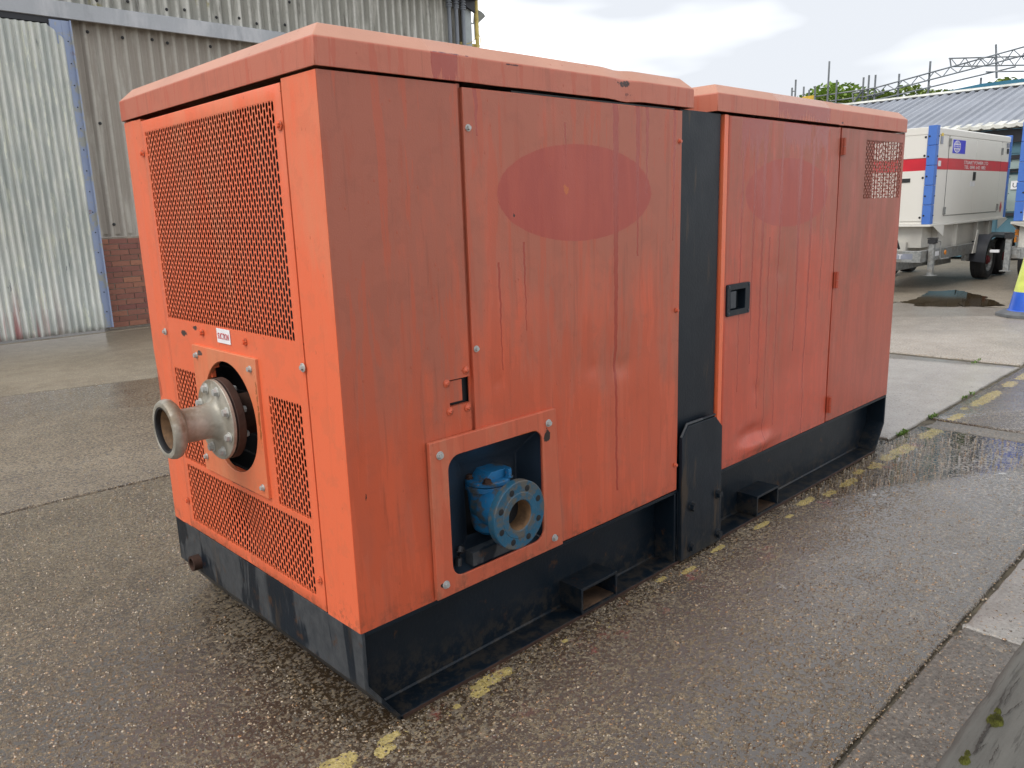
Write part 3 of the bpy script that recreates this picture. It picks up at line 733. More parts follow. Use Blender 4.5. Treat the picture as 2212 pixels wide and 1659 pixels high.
def keep_main(x, y, u):
    a = np.arctan2(y-CP.y, x-CP.x)
    vis = (a > radians(8)) & (a < radians(84)) & ~((x > .02) & (x < 3.35) & (y > .0) & (y < 1.2)) & ~((y > .01) & (x > 3.5))
    d = np.hypot(x-CP.x, y-CP.y); band = (y < -.91) & (u > .35)
    u = np.where((y < -.28+.12*np.sin(x*2.1)) & (x > 1.7+.3*np.sin(y*7)), u*2.6, u)
    yb = np.zeros(len(x), bool)
    for bx, by, ba, bb in YBLOBS: yb |= ((x-bx)/ba)**4+((y-by)/bb)**2 < 1
    u = np.where(yb, u*4, u)
    pat = np.sin(x*3.1+1.7*np.sin(y*2.3))*np.sin(y*4.3+1.3*np.sin(x*2.9+1))+.5*np.sin(x*9.7+y*4.1)*np.sin(y*11.3-x*3.3)
    u = u*np.where(pat < -.35, 1.7, np.where(pat < .1, 1.15, .9))
    return vis & (u < np.clip(1.35-d*.22, .12, 1)) & ~band
stones('bedded_aggregate', 150000, -1.0, 3.9, -1.25, 2.7, .0022, .0072, 'aggregate', 5, 'wet brown and grey aggregate stones standing proud of the worn concrete beside the machine', keep_main)
stones('gravel_chips', 15000, -1.2, 4.0, -1.7, 6.0, .002, .0060, 'pebble', 6, 'small pale and ochre flint chips scattered over the wet concrete yard', lambda x, y, u: ~((x > 0) & (x < 3.4) & (y > -.002) & (y < 1.22)) & ~((y > 0) & (x > 3.5)) & ((y < 2.6) | (u < .5)))
# scuffs of weeds in the joint
mb = MB()
for (wx, wy, nn_, sp_) in ((3.72, .025, 16, .06), (4.22, .03, 9, .05), (4.9, .03, 5, .1), (6.2, .35, 6, .1)):
    for i in range(nn_):
        x = wx+rnd.uniform(-sp_, sp_); y = wy+rnd.uniform(-.012, .012); a = rnd.random()*6; l = rnd.uniform(.006, .015)
        for k in range(3):
            a2 = a+k*2.1; dx, dy = cos(a2)*l, sin(a2)*l; w = .004
            mb.add([(x-dy/l*w, y+dx/l*w, -.01), (x+dy/l*w, y-dx/l*w, -.01), (x+dx+dy/l*w, y+dy-dx/l*w, rnd.uniform(.004, .018)), (x+dx-dy/l*w, y+dy+dx/l*w, .012)], [(0, 1, 2, 3)])
wd = mb.build('joint_weeds', 'weed', smooth=0, recalc=False, kind='stuff'); wd['label'] = 'little green weeds growing along the slab joint'

# ------------------------------------------------------------------ THE ORANGE PUMP SET
LX, WY, HB, ZT, ZL, ZR = 3.360, 1.197, .299, 1.657, 1.720, 1.756
pump = thing('pump_set', 'big weathered orange pump enclosure on a black steel skid in the wet yard', 'pump set')
# skid ------------------------------------------------------------
WEB = .092; CH = .10; ZC = .139
mb = MB()
for (ya, yb, sgn) in ((0, WEB, 1), (WY, WY-WEB, -1)):
    y0, y1 = min(ya, yb), max(ya, yb)
    mb.box(.012, LX-.012, y0+.001*(sgn > 0), y1, .286, HB-.001)                 # top flange
    mb.box(CH, LX-CH, y0, y1, 0, .012)                           # bottom flange
    w0 = WEB if sgn > 0 else WY-WEB-.01
    mb.prism([(.010, .286), (.010, ZC+.006), (CH+.008, .012), (LX-CH-.008, .012), (LX-.010, ZC+.006), (LX-.010, .286)], lambda u, v, d: (u, d, v), w0, w0+.01)   # web
ft = [(0, HB-.001), (0, ZC), (CH, 0), (CH+.012, 0), (.012, ZC+.005), (.012, HB-.001)]
skid_e = MB()
prof = [(0, HB-.0015), (0, ZC), (CH, 0), (CH+.013, 0), (.011, ZC+.006), (.011, HB-.0015)]
skid_e.prism(prof, lambda u, v, d: (u, d, v), 0, WY)
end_near = skid_e.build('skid_end_plate', 'black_end', pump, .002)
skid_f = MB(); skid_f.prism([(LX-u, v) for u, v in prof], lambda u, v, d: (u, d, v), 0, WY)
skid_f.build('skid_end_plate', 'black', pump, .002)
# weld fillets
mb.prism([(0, 0), (.007, 0), (0, .007)], lambda u, v, d: (d, WEB-u, .012+v), CH+.01, LX-CH-.01)
mb.box(1.378, 1.39, .001, WEB, .012, .286)                       # stiffener beside the lifting post
skid = mb.build('skid_beam', 'black', pump, .0015)
tub = MB(); tub.lathe([(0, .027), (.028, .027), (.028, .019), (-.02, .019)], (0, 1.025, .176), (-1, 0, 0), 24)
tub.build('drain_socket', 'rustpipe', end_near)
# rust line along the flange lip, thin rusty toe
mb = MB(); mb.box(CH+.01, LX-CH-.01, -.0015, .0, .001, .011); mb.build('rusty_flange_edge', 'rustpipe', skid)
for x0, x1 in ((.840, 1.029), (1.986, 2.174)):
    mb = MB(); t = .009; z0, z1 = .0135, .106
    for a, b, c_, d_ in ((x0, x1, z1-t, z1), (x0, x1, z0, z0+t), (x0, x0+t, z0+t, z1-t), (x1-t, x1, z0+t, z1-t)):
        mb.box(a, b, -.006, WEB+.3, c_, d_)
    pk = mb.build('forklift_pocket', 'black', pump, .0012)
    mb = MB(); mb.box(x0+t+.001, x1-t-.001, .002, WEB+.28, z0+t, z0+t+.002); mb.build('pocket_floor_rust', 'pocket_rust', pk)
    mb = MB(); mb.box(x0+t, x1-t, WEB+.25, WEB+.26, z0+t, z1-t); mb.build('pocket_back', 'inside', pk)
# roof covers -----------------------------------------------------
def roof(x0, x1, ov=.006, name='roof_cover', bends=()):
    mb = MB(); i = .034
    ya, yb = -ov, WY+ov; xa, xb = x0-ov, x1+ov
    nx = max(8, int((x1-x0)/.03))
    def ringpt(lx0, lx1, ly0, ly1, z, dfn=None):
        pts = []
        for k in range(nx): pts.append((lx0+(lx1-lx0)*k/nx, ly0, z))
        for k in range(12): pts.append((lx1, ly0+(ly1-ly0)*k/12, z))
        for k in range(nx): pts.append((lx1-(lx1-lx0)*k/nx, ly1, z))
        for k in range(12): pts.append((lx0, ly1-(ly1-ly0)*k/12, z))
        return pts
    rings = [ringpt(xa+.012, xb-.012, ya+.012, yb-.012, ZT+.008), ringpt(xa+.0, xb-.0, ya+.0, yb-.0, ZT+.001), ringpt(xa, xb, ya, yb, ZT+.03), ringpt(xa, xb, ya, yb, ZL),
             ringpt(xa+i, xb-i, ya+i, yb-i, ZR-.001), ringpt(xa+i+.003, xb-i-.003, ya+i+.003, yb-i-.003, ZR)]
    n = len(rings[0]); V = []
    for r_ in rings:
        for p in r_:
            x, y, z = p
            if y < .05:
                q = wav(x, z, 1.0, .0014)
                for (bx, bw, bd) in bends: q += bd*math.exp(-((x-bx)/bw)**2)
                y -= q
                z -= abs(q)*.6
            V.append((x, y, z))
    F = [(k*n+a, k*n+(a+1) % n, (k+1)*n+(a+1) % n, (k+1)*n+a) for k in range(len(rings)-1) for a in range(n)]
    F.append(tuple(range((len(rings)-1)*n, len(rings)*n)))
    mb.add(V, F)
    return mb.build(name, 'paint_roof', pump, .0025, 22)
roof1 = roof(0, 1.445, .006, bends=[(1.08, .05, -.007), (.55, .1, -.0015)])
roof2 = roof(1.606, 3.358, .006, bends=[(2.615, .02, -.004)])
# end face --------------------------------------------------------
mb = panel(YZ, [0.0022, .010, .05, .10, .1555], lin(HB, ZT-.004, 20), lambda u, v: .0009+wav(u, v, 1, .0010)*min(1, (u-.0022)/.02), None, .012); mb.build('corner_post', 'paint_end', pump)
pts = [0, .055, .075, .14, WY-1.0535]
mb = panel(YZ, [1.0535, 1.10, 1.118, 1.124, 1.19, WY], lin(HB, ZT-.004, 20), lambda u, v: (.0025 if 1.11 < u < 1.13 else 0)+wav(u, v)+dent(u, v, WY, .80, .03, .05, .006), None, .015); mb.build('corner_post', 'paint_end', pump)
EW0, EW1, EZ0, EZ1 = .160, 1.049, .303, 1.645
def ed(u, v):
    b = dent(u, v, .60, .42, .10, .09, .012)+wav(u, v, 1, .0015)
    return .004+b
G = [(.194, 1.018, 1.033, 1.611), (.844, 1.020, .555, .872), (.193, .370, .555, .872), (.203, 1.013, .335, .541)]
us = sorted(set([EW0, EW0+.003, EW1-.003, EW1]+[g_[0] for g_ in G]+[g_[1] for g_ in G]+lin(EW0, EW1, 30)))
vs = sorted(set([EZ0, EZ0+.003, EZ1-.003, EZ1]+[g_[2] for g_ in G]+[g_[3] for g_ in G]+lin(EZ0, EZ1, 40)))
inG = lambda u, v: any(a < u < b and c < v < d for a, b, c, d in G) or ((u-.605)**2+(v-.77)**2 < .176**2)
edge_r = lambda u, v: -.002 if (u <= EW0 or u >= EW1 or v <= EZ0 or v >= EZ1) else 0
mb = panel(YZ, us, vs, lambda u, v: ed(u, v)+edge_r(u, v), inG, .008)
end_panel = mb.build('end_panel', 'paint_end', pump)
for a, b, c, d in G:
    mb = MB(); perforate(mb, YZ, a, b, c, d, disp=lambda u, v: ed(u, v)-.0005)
    gp = mb.build('slotted_grille', 'paint_end', end_panel, recalc=False, smooth=30)
for (u, v) in ((.163, .972), (1.053, .985), (1.053, 1.549), (.170, 1.551), (1.044, .398), (.176, .392)):
    bolt(end_panel, (-.006, u, v), '-x', 'zinc' if v < 1.0 and v > .5 else 'paint_end', .0065, .006, 1.8)
for (u, v) in ((.758, 1.008), (.475, 1.007)): bolt(end_panel, (-.005, u, v), '-x', 'paint_end', .008, .007, 1.4)
# suction label
mb = MB(); mb.box(-.0063, -.0049, .566, .652, .989, 1.031); lab = mb.build('suction_label', 'white_label', end_panel); lab['label'] = 'white sticker reading SUCTION in red'
text('lettering', 'SUCTION', .026, 'red_ink', (-.0069, .6455, 1.0005), (0, -1, 0), (0, 0, 1), lab, .78, ext=.0003, width=.072)
# suction cover plate with round hole
mb = MB(); a, b, c, d = .412, .832, .562, .966; hx, hz, hr = .607, .770, .166; seg = 64
outer = []
for k in range(seg):
    t = 2*pi*k/seg; cx, cz = cos(t), sin(t)
    # project ray to rectangle
    lam = min([((b-hx)/cx if cx > 0 else (a-hx)/cx) if abs(cx) > 1e-6 else 9, ((d-hz)/cz if cz > 0 else (c-hz)/cz) if abs(cz) > 1e-6 else 9])
    outer.append((hx+cx*lam, hz+cz*lam))
for (qu, qv) in ((a, c), (b, c), (b, d), (a, d)):
    k = min(range(seg), key=lambda k: (outer[k][0]-qu)**2+(outer[k][1]-qv)**2); outer[k] = (qu, qv)
inner = [(hx+hr*cos(2*pi*k/seg), hz+hr*sin(2*pi*k/seg)) for k in range(seg)]
V = [YZ(u, v, .013) for u, v in outer]+[YZ(u, v, .013) for u, v in inner]+[YZ(u, v, .003) for u, v in outer]+[YZ(u, v, .0) for u, v in inner]
n_ = seg; F = []
for k in range(n_):
    j = (k+1) % n_; F += [(k, j, n_+j, n_+k), (2*n_+k, 2*n_+j, j, k), (n_+k, n_+j, 3*n_+j, 3*n_+k)]
mb.add(V, F); splate = mb.build('suction_cover_plate', 'paint_plate', pump, .0018)
for (u, v) in ((.800, .935), (.443, .935), (.812, .608), (.438, .592)): bolt(splate, (-.0135, u, v), '-x', 'zinc', .0075, .007, 1.3)
# suction adaptor
SY, SZ = .600, .774
prof = [(-.215, .0), ]
mb = MB()   # axis -x: t grows away from the machine; t=0 at x=0
mb.lathe([(.052, .118), (.060, .118), (.0615, .1165), (.0620, .066), (.066, .0585), (.074, .0530), (.090, .0500), (.150, .0488), (.160, .0500), (.166, .0570), (.171, .0720),
          (.180, .0825), (.190, .0855), (.200, .0840), (.208, .0790), (.2105, .0720), (.209, .0660), (.204, .0620), (.195, .060), (.170, .0450), (.060, .045), (.052, .045)], (0, SY, SZ), (-1, 0, 0), 56, closed=True)
suct = mb.build('suction_adaptor', 'galv', pump)
mb = MB(); mb.lathe([(.2085, .0735), (.2100, .0700), (.207, .0600), (.198, .0575), (.190, .060), (.200, .0725)], (0, SY, SZ), (-1, 0, 0), 48, closed=True); mb.build('rubber_seal', 'rubber', suct)
mb = MB(); mb.lathe([(.194, .0585), (.170, .0436), (.06, .0436), (.0, .0436)], (0, SY, SZ), (-1, 0, 0), 40); mb.f = mb.f[:-2]; mb.build('rusty_bore', 'rustin', suct, recalc=False)
mb = MB(); mb.lathe([(.0465, .1145), (.0515, .1145)], (0, SY, SZ), (-1, 0, 0), 48); mb.build('gasket', 'rubber', suct)
mb = MB(); mb.lathe([(.022, .1175), (.024, .119), (.044, .119), (.046, .1175)], (0, SY, SZ), (-1, 0, 0), 56); mb.lathe([(.022, .062), (-.30, .062)], (0, SY, SZ), (-1, 0, 0), 32)
mb.build('backing_flange', 'rustpipe', suct)
for k in range(8):
    t = pi/8+k*pi/4
    bolt(suct, (-.062, SY+.095*cos(t), SZ+.095*sin(t)), '-x', 'zinc', .0112, .011, 1.35)
    bolt(suct, (-.0215, SY+.095*cos(t), SZ+.095*sin(t)), '+x', 'zinc', .0105, .012, 1.2)
for tp in (([(.10, .50, .86), (.02, .50, .86)], .014, 10), ([(.06, .50, .86), (.045, .50, .86)], .022, 6), ([(.09, .46, .83), (.04, .46, .83)], .02, 6), ([(.03, .46, .68), (.2, .46, .68)], .03, 10)):
    mb = MB(); mb.tube(*tp); mb.build('casing_fitting', 'rustpipe', suct)
mb = MB(); mb.box(.05, .20, .42, .52, .60, .64); mb.build('casing_bracket', 'rustpipe', suct)
# interior: near-black sheets added for the shade inside, so nothing shows through
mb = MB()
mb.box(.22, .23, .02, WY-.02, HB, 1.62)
mb.build('shade_bulkhead', 'inside', pump)
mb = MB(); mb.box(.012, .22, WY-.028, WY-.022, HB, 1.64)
mb.build('shade_lining', 'inside', pump)
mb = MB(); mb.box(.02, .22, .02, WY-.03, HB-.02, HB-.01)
mb.build('shade_floor', 'inside', pump)
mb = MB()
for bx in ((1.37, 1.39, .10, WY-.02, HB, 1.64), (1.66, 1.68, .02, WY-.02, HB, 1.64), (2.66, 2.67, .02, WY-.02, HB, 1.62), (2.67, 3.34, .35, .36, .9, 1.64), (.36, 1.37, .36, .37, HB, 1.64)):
    mb = MB(); mb.box(*bx); mb.build('shade_bulkhead', 'inside', pump)
mb = MB()
for k in range(18): mb.box(.150, .154, .12, 1.08, .36+k*.07, .364+k*.07)
mb.build('radiator_core', 'inside', pump, smooth=0, kind='stuff')
# side: corner panel ------------------------------------------------
us = lin(0.0, .404, 12, .326, .30, .01, .40); vs = lin(HB, ZT-.004, 44, .83, .903)
def sk(u, v): return (u > .326 and .83 < v < .903) or (u > .29 and .335 < v < .71)
mb = panel(XZ, us, vs, lambda u, v: wav(u, v, 1, .0016)*min(1, u/.03)+.0022*mnoise.noise(Vector((u*60, v*60, 0)))*math.exp(-((u-.06)/.04)**2-((v-.47)/.11)**2), sk, .015)
p1 = mb.build('corner_panel', 'paint_side', pump)
mb = MB(); mb.box(.31, .411, .022, .026, .80, .93); mb.build('latch_recess', 'inside', p1)
mb = MB(); mb.box(.329, .374, .004, .010, .840, .899); mb.build('latch_flap', 'paint_side', p1)
mb = MB(); mb.box(.404, .416, .010, .014, .72, ZT); mb.build('seam_backing', 'paint_side', p1)
for (u, v) in ((.388, .921), (.318, .896), (.325, .818), (.388, .817)): bolt(p1, (u, -.0005, v), '-y', 'paint_side', .0070, kind='dome')
# side: service panel
A0, A1, AZ0, AZ1 = .4135, 1.387, .303, 1.647
def d1(u, v):
    b = wav(u, v, 1, .0032)+dent(u, v, 1.055, .825, .05, .04, .006)+dent(u, v, .914, .843, .035, .03, .004)+dent(u, v, .501, .87, .02, .025, .003)+dent(u, v, 1.0, .86, .25, .12, .004)+dent(u, v, .70, .95, .3, .2, -.002)
    if u <= A0 or u >= A1 or v <= AZ0 or v >= AZ1: b -= .0022
    return .0035+b
us = sorted(set(lin(A0, A1, 72)+[A0+.003, A1-.003])); vs = sorted(set(lin(AZ0, AZ1, 90)+[AZ0+.003, AZ1-.003]))
mb = panel(XZ, us, vs, d1, lambda u, v: u < .675 and .335 < v < .71, .018)
sp = mb.build('service_panel', 'paint_door1', pump)
for (u, v, mt) in ((.427, 1.549, 'zinc'), (.424, .975, 'zinc'), (1.371, 1.548, 'paint_frame'), (1.366, .977, 'paint_frame'), (1.372, .404, 'paint_frame')): bolt(sp, (u, -.0045, v), '-y', mt, .0062, .006, 1.45)
mb = MB(); mb.box(.6, 1.36, .010, .016, 1.640, 1.654); mb.build('door_seal', 'rubber', sp)
# discharge frame
FX0, FX1, FZ0, FZ1 = .238, .722, .304, .7505
def rrect(x0, x1, z0, z1, r, n=6):
    pts = []
    for cx, cz, a0 in ((x1-r, z1-r, 0), (x0+r, z1-r, pi/2), (x0+r, z0+r, pi), (x1-r, z0+r, 3*pi/2)):
        for k in range(n+1): a = a0+pi/2*k/n; pts.append((cx+r*cos(a), cz+r*sin(a)))
    return pts
inn = rrect(.297, .662, .349, .700, .040); n_ = len(inn)
cen = ((.297+.662)/2, (.349+.700)/2)
outc = [(FX1, FZ1), (FX0, FZ1), (FX0, FZ0), (FX1, FZ0)]
def outp(i):
    q, r_ = divmod(i, 7); c0 = outc[q]; p = inn[i]
    if r_ == 3: return c0
    if q == 0: return (FX1, p[1]) if r_ < 3 else (p[0], FZ1)
    if q == 1: return (p[0], FZ1) if r_ < 3 else (FX0, p[1])
    if q == 2: return (FX0, p[1]) if r_ < 3 else (p[0], FZ0)
    return (p[0], FZ0) if r_ < 3 else (FX1, p[1])
outq = [outp(i) for i in range(n_)]
skew = lambda u, v: (u+(.022*max(0, (.7505-v)/.45) if u > .70 else 0), v)
outq = [skew(*q) for q in outq]
V = [XZ(u, v, .016) for u, v in outq]+[XZ(u, v, .016) for u, v in inn]+[XZ(u, v, .003) for u, v in outq]+[XZ(u, v, .010) for u, v in inn]
F = []
for k in range(n_):
    j = (k+1) % n_; F += [(k, j, n_+j, n_+k), (2*n_+k, 2*n_+j, j, k), (n_+k, n_+j, 3*n_+j, 3*n_+k)]
mb = MB(); mb.add(V, F); dfr = mb.build('discharge_frame', 'paint_frame', pump, .0015)
for (u, v) in ((.270, .712), (.688, .712), (.268, .342), (.704, .338)): bolt(dfr, (u, -.0165, v), '-y', 'zinc', .0085, .007, 1.35)
# black moulded hood behind the frame: walls sloping in, opening at the lower middle
mb = MB()
o = [(.288, .710), (.672, .710), (.672, .338), (.288, .338)]; i_ = [(.425, .625), (.655, .610), (.655, .375), (.432, .380)]
V = [XZ(u, v, .008) for u, v in o]+[XZ(u, v, -.095) for u, v in i_]+[XZ(u, v, -.105) for u, v in ((.450, .555), (.640, .555), (.640, .385), (.452, .392))]
F = [(0, 1, 5, 4), (1, 2, 6, 5), (3, 0, 4, 7), (2, 3, 7, 6), (4, 5, 9, 8), (5, 6, 10, 9), (6, 7, 11, 10), (7, 4, 8, 11)]
mb.add(V, F)
hd = mb.build('moulded_hood', 'hood', dfr, .004, 40)
mb = MB(); mb.tube([(.335+.02*t, .01+.01*t, .365+.045*sin(t*1.6)) for t in (0, .3, .6, .9, 1.2, 1.5)], .010, 8); mb.build('rubber_edge_trim', 'rubber', hd)
mb = MB(); mb.box(.38, .60, -.005, .03, .352, .392); mb.build('flange_saddle', 'black_end', dfr)
# discharge valve (blue): flange + swing-check body + cover
VX, VZ = .498, .492
mb = MB()
R_, RB = .101, .0445
mb.lathe([(.055, R_), (.0565, R_+.0005), (.078, R_), (.080, R_-.002), (.080, .068), (.0815, .066), (.0815, RB+.002), (.079, RB), (-.08, RB-.004), (-.08, .05), (.045, .058), (.053, .066), (.055, .07)], (VX, 0, VZ), (0, -1, 0), 56, closed=True)
fl = mb.build('discharge_flange', 'bluewornf', pump)
mb = MB(); mb.lathe([(.0795, RB-.0005), (-.075, RB-.0045)], (VX, 0, VZ), (0, -1, 0), 40); mb.f = mb.f[:-2]; mb.build('flange_bore', 'rustin', fl, recalc=False)
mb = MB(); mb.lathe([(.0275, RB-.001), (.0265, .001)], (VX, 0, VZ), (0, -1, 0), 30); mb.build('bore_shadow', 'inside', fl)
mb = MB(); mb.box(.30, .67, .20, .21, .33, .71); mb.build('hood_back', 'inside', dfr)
for k in range(8):
    t = pi/8+k*pi/4
    hm = MB(); cx, cz = VX+.0795*cos(t), VZ+.0795*sin(t)
    hm.lathe([(.0803, .0095), (.0805, .0082), (.0805, .0)], (cx, 0, cz), (0, -1, 0), 16)
    hm.build('bolt_hole', 'inside', fl)
mb = MB()
mb.lathe([(-.04, .060), (.02, .062), (.045, .060), (.056, .075), (.056, .05), (-.04, .05)], (VX, 0, VZ), (0, -1, 0), 36, closed=True)
mb.lathe([(-.095, .030), (-.08, .048), (-.05, .056), (.0, .059), (.030, .061), (.045, .064)], (VX+.014, .070, VZ), (0, 0, 1), 40)
mb.lathe([(.045, .065), (.047, .068), (.060, .068), (.062, .066)], (VX+.014, .070, VZ), (0, 0, 1), 40)
vb = mb.build('valve_body', 'bluecast', pump)
mb = MB()
mb.lathe([(.064, .066), (.066, .068), (.077, .068), (.079, .065)], (VX+.014, .070, VZ), (0, 0, 1), 40)
base_ = [(-.060, -.040), (.055, -.052), (.068, .0), (.05, .055), (-.05, .055), (-.068, .0)]; top_ = [(-.018, -.038), (.050, -.044), (.056, .0), (.044, .04), (-.02, .04), (-.028, 0)]
cx, cy = VX+.018, .068
V = [(cx+u*.8, cy+v*.8, VZ+.078) for u, v in base_]+[(cx+u, cy+v*.9, VZ+.103) for u, v in top_]
mb.add(V, [tuple(range(6)), tuple(range(6, 12))]+[(k, (k+1) % 6, 6+(k+1) % 6, 6+k) for k in range(6)])
vc_ = mb.build('valve_cover', 'bluecast', vb, .003)
bolt(vb, (VX-.030, .022, VZ+.0795), '+z', 'rustpipe', .0115, .010, 1.3); bolt(vb, (VX+.052, .018, VZ+.0795), '+z', 'bluecast', .010, .024, 1.3); bolt(vb, (VX-.035, .095, VZ+.0795), '+z', 'rustpipe', .010, .010, 1.3)
# lifting post between the enclosures
mb = MB(); mb.box(1.394, 1.651, .011, .11, HB+.001, 1.655); post = mb.build('lifting_post', 'black_post', pump, .002)
mb = MB(); mb.box(1.46, 1.60, .12, WY-.12, HB, 1.62); mb.build('centre_frame', 'black_post', post)
mb = MB()
poly = [(1.402, .013), (1.398, .497), (1.437, .540), (1.622, .539), (1.672, .492), (1.682, .013)]
mb.prism(poly, XZ, .001, .016); bp = mb.build('bolted_bracket_plate', 'black_post', pump, .0018)
mb = MB(); mb.box(1.400, 1.680, .001, WEB+.01, .013, HB-.002)
mb.build('bracket_box', 'black', bp, .002)
for (u, v) in ((1.467, .217), (1.650, .216), (1.466, .052), (1.655, .047)): bolt(bp, (u, -.016, v), '-y', 'black_post', .0165, .014, 1.25)
mb = MB(); mb.tube([(1.398, -.010, .503), (1.435, -.010, .547), (1.624, -.010, .546)], .005, 8); mb.build('weld_bead', 'black_end', bp)
# second enclosure -------------------------------------------------
B0, B1, BZ0, BZ1 = 1.690, 2.618, .302, 1.649
def d2(u, v):
    b = wav(u+5, v, 1, .0036)+dent(u, v, 1.952, .584, .03, .04, .005)+dent(u, v, 2.113, 1.059, .06, .05, .003)+dent(u, v, 2.3, .62, .25, .12, .005)
    if u < 2.25 and u > 1.74: b += .016*math.exp(-((v-.345)/.03)**2)*math.exp(-((u-1.98)/.14)**2) - .016*math.exp(-((v-.40)/.035)**2)*math.exp(-((u-1.93)/.10)**2)
    if u <= B0 or u >= B1 or v >= BZ1: b -= .0018
    return b
us = sorted(set(lin(B0, B1, 80, 1.705, 1.868)+[B0+.003, B1-.003])); vs = sorted(set(lin(BZ0, BZ1, 110, .922, 1.030)+[BZ1-.003]))
mb = panel(XZ, us, vs, d2, lambda u, v: 1.71 < u < 1.86 and .925 < v < 1.025, .018)
door = mb.build('side_door', 'paint_door2', pump)
mb = MB(); mb.box(1.662, 1.6885, .0015, .10, HB, 1.652); mb.build('door_jamb', 'paint_end', pump, .001)
mb = MB(); fr = rrect(1.700, 1.868, .914, 1.036, .008, 3); ir = rrect(1.722, 1.832, .936, 1.014, .004, 3); n_ = len(fr)
V = [XZ(u, v, .006) for u, v in fr]+[XZ(u, v, .006) for u, v in ir]+[XZ(u, v, -.002) for u, v in fr]+[XZ(u, v, -.03) for u, v in ir]
F = []
for k in range(n_):
    j = (k+1) % n_; F += [(k, j, n_+j, n_+k), (2*n_+k, 2*n_+j, j, k), (n_+k, n_+j, 3*n_+j, 3*n_+k)]
F.append(tuple(range(3*n_, 4*n_))); mb.add(V, F); hn = mb.build('door_handle', 'black_post', door, .001)
mb = MB(); mb.box(1.726, 1.768, -.004, .012, .942, 1.008); mb.build('paddle', 'hood', hn, .002) if False else mb.build('handle_paddle', 'hood', door, .002)
for (u, v) in ((1.712, 1.026), (1.858, 1.026), (1.712, .924), (1.858, .924)): bolt(door, (u, -.006, v), '-y', 'hood', .0035, kind='dome')
mb = MB(); mb.lathe([(.0062, .006), (.0064, .0045), (.0, .0045)], (1.85, 0, .975), (0, -1, 0), 14); mb.build('key_hole', 'inside', door)
C0, C1 = 2.630, LX
us = lin(C0, C1, 30, 2.897, 3.335); vs = lin(BZ0, BZ1, 60, 1.337, 1.611)
def d3(u, v):
    b = wav(u+9, v, 1, .0018)+dent(u, v, 2.692, .667, .03, .05, .004)
    if u <= C0: b -= .0018
    return b
mb = panel(XZ, us, vs, d3, lambda u, v: 2.897 < u < 3.335 and 1.337 < v < 1.611, .018)
fp = mb.build('grille_panel', 'paint_far', pump)
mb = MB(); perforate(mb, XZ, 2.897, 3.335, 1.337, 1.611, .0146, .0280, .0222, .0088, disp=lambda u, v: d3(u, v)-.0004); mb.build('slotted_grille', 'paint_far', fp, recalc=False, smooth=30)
mb = MB(); mb.box(2.612, 2.636, .008, .014, HB, 1.652); mb.build('seam_backing', 'paint_side', fp)
for (z0, z1) in ((1.532, 1.607), (.940, 1.016), (.346, .424)):
    mb = MB(); mb.box(2.622, 2.664, -.006, -.0022, z0, z1)
    for k in range(2): mb.tube([(2.640, -.010, z0+(z1-z0)*k/2+.001), (2.640, -.010, z0+(z1-z0)*(k+1)/2-.001)], .008, 12)
    mb.build('hinge', 'paint_far', door)
# far end with an opening, far side
us = [0, .020, .150, .3, WY]; vs = [HB, 1.20, 1.62, ZT]
mb = panel(lambda u, v, d: (LX+d-.0005, u, v), us, vs, None, lambda u, v: .02 < u < .15 and 1.2 < v < 1.62, .012)
fe = mb.build('far_end_panel', 'paint_far', pump)
mb = MB(); perforate(mb, lambda u, v, d: (LX-.004+d, u, v), .020, .150, 1.20, 1.62); mb.build('slotted_grille', 'paint_far', fe, recalc=False, smooth=30)
mb = MB(); mb.box(.002, 1.44, WY-.02, WY, HB, ZT); mb.box(1.61, LX-.002, WY-.02, WY, HB, ZT); mb.build('back_panel', 'paint_side', pump)
mb = MB(); mb.box(.98, 1.0, 0, .01, 0, .01)

# ------------------------------------------------------------------ WAREHOUSE ON THE LEFT
FY = 9.25
wh = thing('warehouse', 'grey corrugated warehouse with brick base and sliding metal door, left of the yard', 'warehouse', (0, FY, 0))
def corr(x0, x1, z0, z1, y, pitch, amp, n=8, shape='sin'):
    mb = MB(); V = []; F = []
    k = int((x1-x0)/pitch*n)
    for i in range(k+1):
        x = x0+(x1-x0)*i/k; ph = 2*pi*x/pitch
        d = amp*sin(ph) if shape == 'sin' else amp*max(-1, min(1, 1.6*sin(ph)))
        V += [(x, y-d, z0), (x, y-d, z1), (x, y-d+.008, z0), (x, y-d+.008, z1)]
        if i: a = 4*(i-1); F += [(a, a+4, a+5, a+1), (a+2, a+3, a+7, a+6), (a, a+2, a+6, a+4), (a+1, a+5, a+7, a+3)]
    F += [(0, 1, 3, 2), (4*k, 4*k+2, 4*k+3, 4*k+1)]
    return mb.add(V, F)
# lower fibre-cement sheets (each a part)
xs = 2.295; i = 0
while xs < 8.6:
    x1 = min(8.62, xs+1.05)
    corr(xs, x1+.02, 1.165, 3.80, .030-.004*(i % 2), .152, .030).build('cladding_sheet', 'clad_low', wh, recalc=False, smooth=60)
    xs = x1; i += 1
xs = -7.0; i = 0
while xs < 8.60:
    x1 = min(8.35, xs+1.02) if xs < 8.3 else 8.62
    if xs >= 8.34:
        mb = MB(); mb.box(8.44, 8.62, -.10, -.07, 3.80, 4.67); mb.build('corner_board', 'vent', wh); break
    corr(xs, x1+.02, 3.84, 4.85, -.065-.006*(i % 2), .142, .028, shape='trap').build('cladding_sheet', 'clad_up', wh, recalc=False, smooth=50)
    xs = x1; i += 1
for k, x in enumerate((3.30, 4.35, 5.4, 6.45, 7.5)):
    pass
